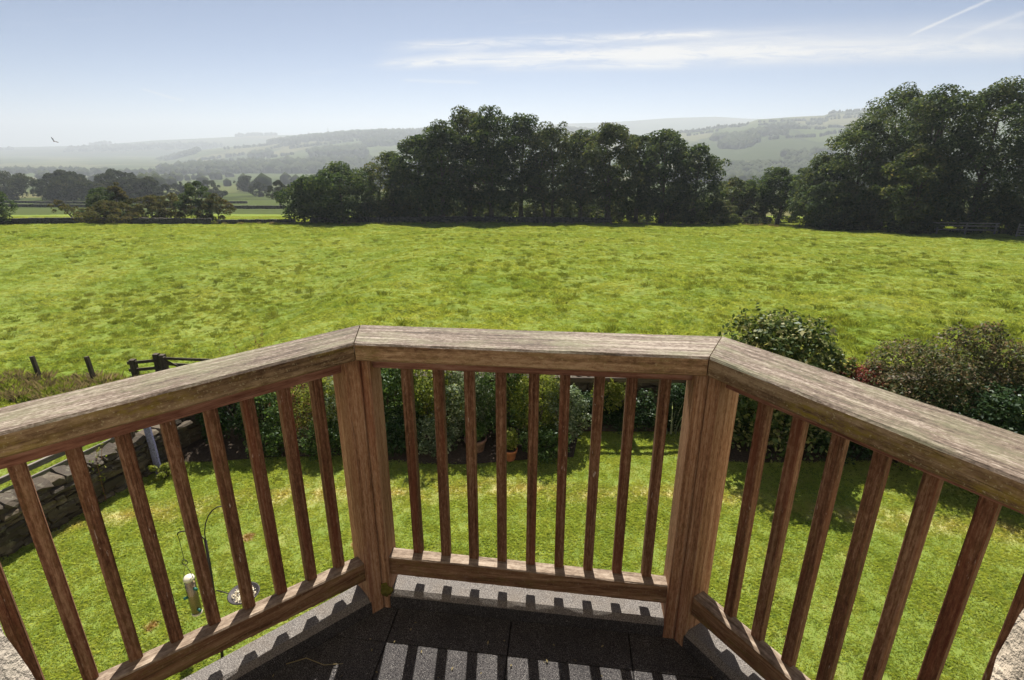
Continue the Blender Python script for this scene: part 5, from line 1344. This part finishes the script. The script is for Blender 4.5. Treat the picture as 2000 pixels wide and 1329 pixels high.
V, F = tube([(0.028 * math.cos(t), 0, .63 + 0.032 * math.sin(t)) for t in np.linspace(0, 6.28, 13)], [.004] * 13, 6); mesh_obj('ring', V, F, M['black_metal'], sf, True)
V, F = tube([(0, 0, .66), (0, 0, e1[2] - (sz - .28))], [.003, .003], 5); mesh_obj('hanger', V, F, M['black_metal'], sf)
# seed dish on its arm
sd = empty('seed_dish', (fx + 0.28, fy + 0.15, 0.70), 'round metal dish of pale seed fixed to the feeding pole', 'seed dish')
V, F = lathe([(0.001, 0), (0.11, 0.0), (0.145, 0.030), (0.152, 0.032), (0.150, 0.038), (0.140, 0.036), (0.108, 0.008), (0.001, 0.008)], 28); mesh_obj('dish', V, F, M['black_metal'], sd, True)
R_ = np.random.default_rng(5); n = 420; a = R_.random(n) * 6.28; rr_ = 0.115 * np.sqrt(R_.random(n))
pos = np.stack([rr_ * np.cos(a), rr_ * np.sin(a), 0.014 + 0.012 * R_.random(n)], 1)
s = mesh_obj('seed', leaf_quads(pos, R_.normal(size=(n, 3)) * .5 + [0, 0, 1], 0.020, .6, R_), np.arange(n * 4).reshape(-1, 4), M['pale_seed'], sd); s['kind'] = 'stuff'

lit = mesh_obj('leaf_litter', leaf_quads(LITTER, np.random.default_rng(3).normal(size=(60, 3)) * .35 + [0, 0, 1], 0.011, .5, np.random.default_rng(4)), np.arange(240).reshape(-1, 4), M['straw'])
tag(lit, 'scraps of dead leaf scattered on the dark balcony floor', 'leaf litter', kind='stuff')
zf_ = floor_z(-0.62) + EYE + 0.008
V, F = tube([(-0.72, 1.30, zf_ + .004), (-0.66, 1.315, zf_ + .012), (-0.60, 1.30, zf_), (-0.54, 1.305, zf_)], [0.0016, 0.0016, 0.0014, 0.001], 5)
ds = mesh_obj('dry_stalk', V, F, M['straw']); tag(ds, 'thin dry stalk lying on the balcony floor by the left kerb', 'stalk')

# ------------------------------------------------------------------ small far things
mx_, my_ = -0.3145 * 2900, 2900; mz_ = float(H2.z(np.array([mx_]), np.array([my_]))[0])
ms = empty('mast', (mx_, my_, mz_), 'thin mast on the wooded top of the left hill', 'mast')
V, F = tube([(0, 0, 0), (0, 0, 46)], [1.0, 0.5], 6); mesh_obj('pole', V, F, M['black_metal'], ms)
V, F = tube([(-2.2, 0, 36), (2.2, 0, 36)], [.6, .6], 5); mesh_obj('crossbar', V, F, M['black_metal'], ms)
bv = [(0, 0.32, 0), (0.07, 0.05, 0.04), (-0.07, 0.05, 0.04), (0, 0.0, -0.05), (0, -0.38, 0.0), (0.62, -0.02, 0.34), (0.55, -0.16, 0.30), (0.28, -0.14, 0.16), (-0.62, -0.02, 0.42), (-0.55, -0.16, 0.38), (-0.28, -0.14, 0.2), (0.28, 0.12, 0.18), (-0.28, 0.12, 0.22), (0.06, -0.12, 0.02), (-0.06, -0.12, 0.02)]
bf = [(0, 3, 1), (0, 2, 3), (0, 1, 2), (1, 3, 13), (2, 14, 3), (3, 4, 13), (3, 14, 4), (13, 4, 14), (1, 13, 2), (2, 13, 14), (1, 11, 7, 13), (11, 5, 6, 7), (2, 14, 10, 12), (12, 10, 9, 8)]
b = mesh_obj('bird', bv, bf, M['black_metal']); b.location = (-47.2, 60, 5.2); b.rotation_euler = (0.5, 0.75, 0.5); b.scale = (0.62, 0.62, 0.62)
tag(b, 'dark bird flying low against the far hill at left', 'bird')
for o in bpy.data.objects:
    if o.parent is None and 'category' in o.keys() and 'kind' not in o.keys(): o['kind'] = 'thing'
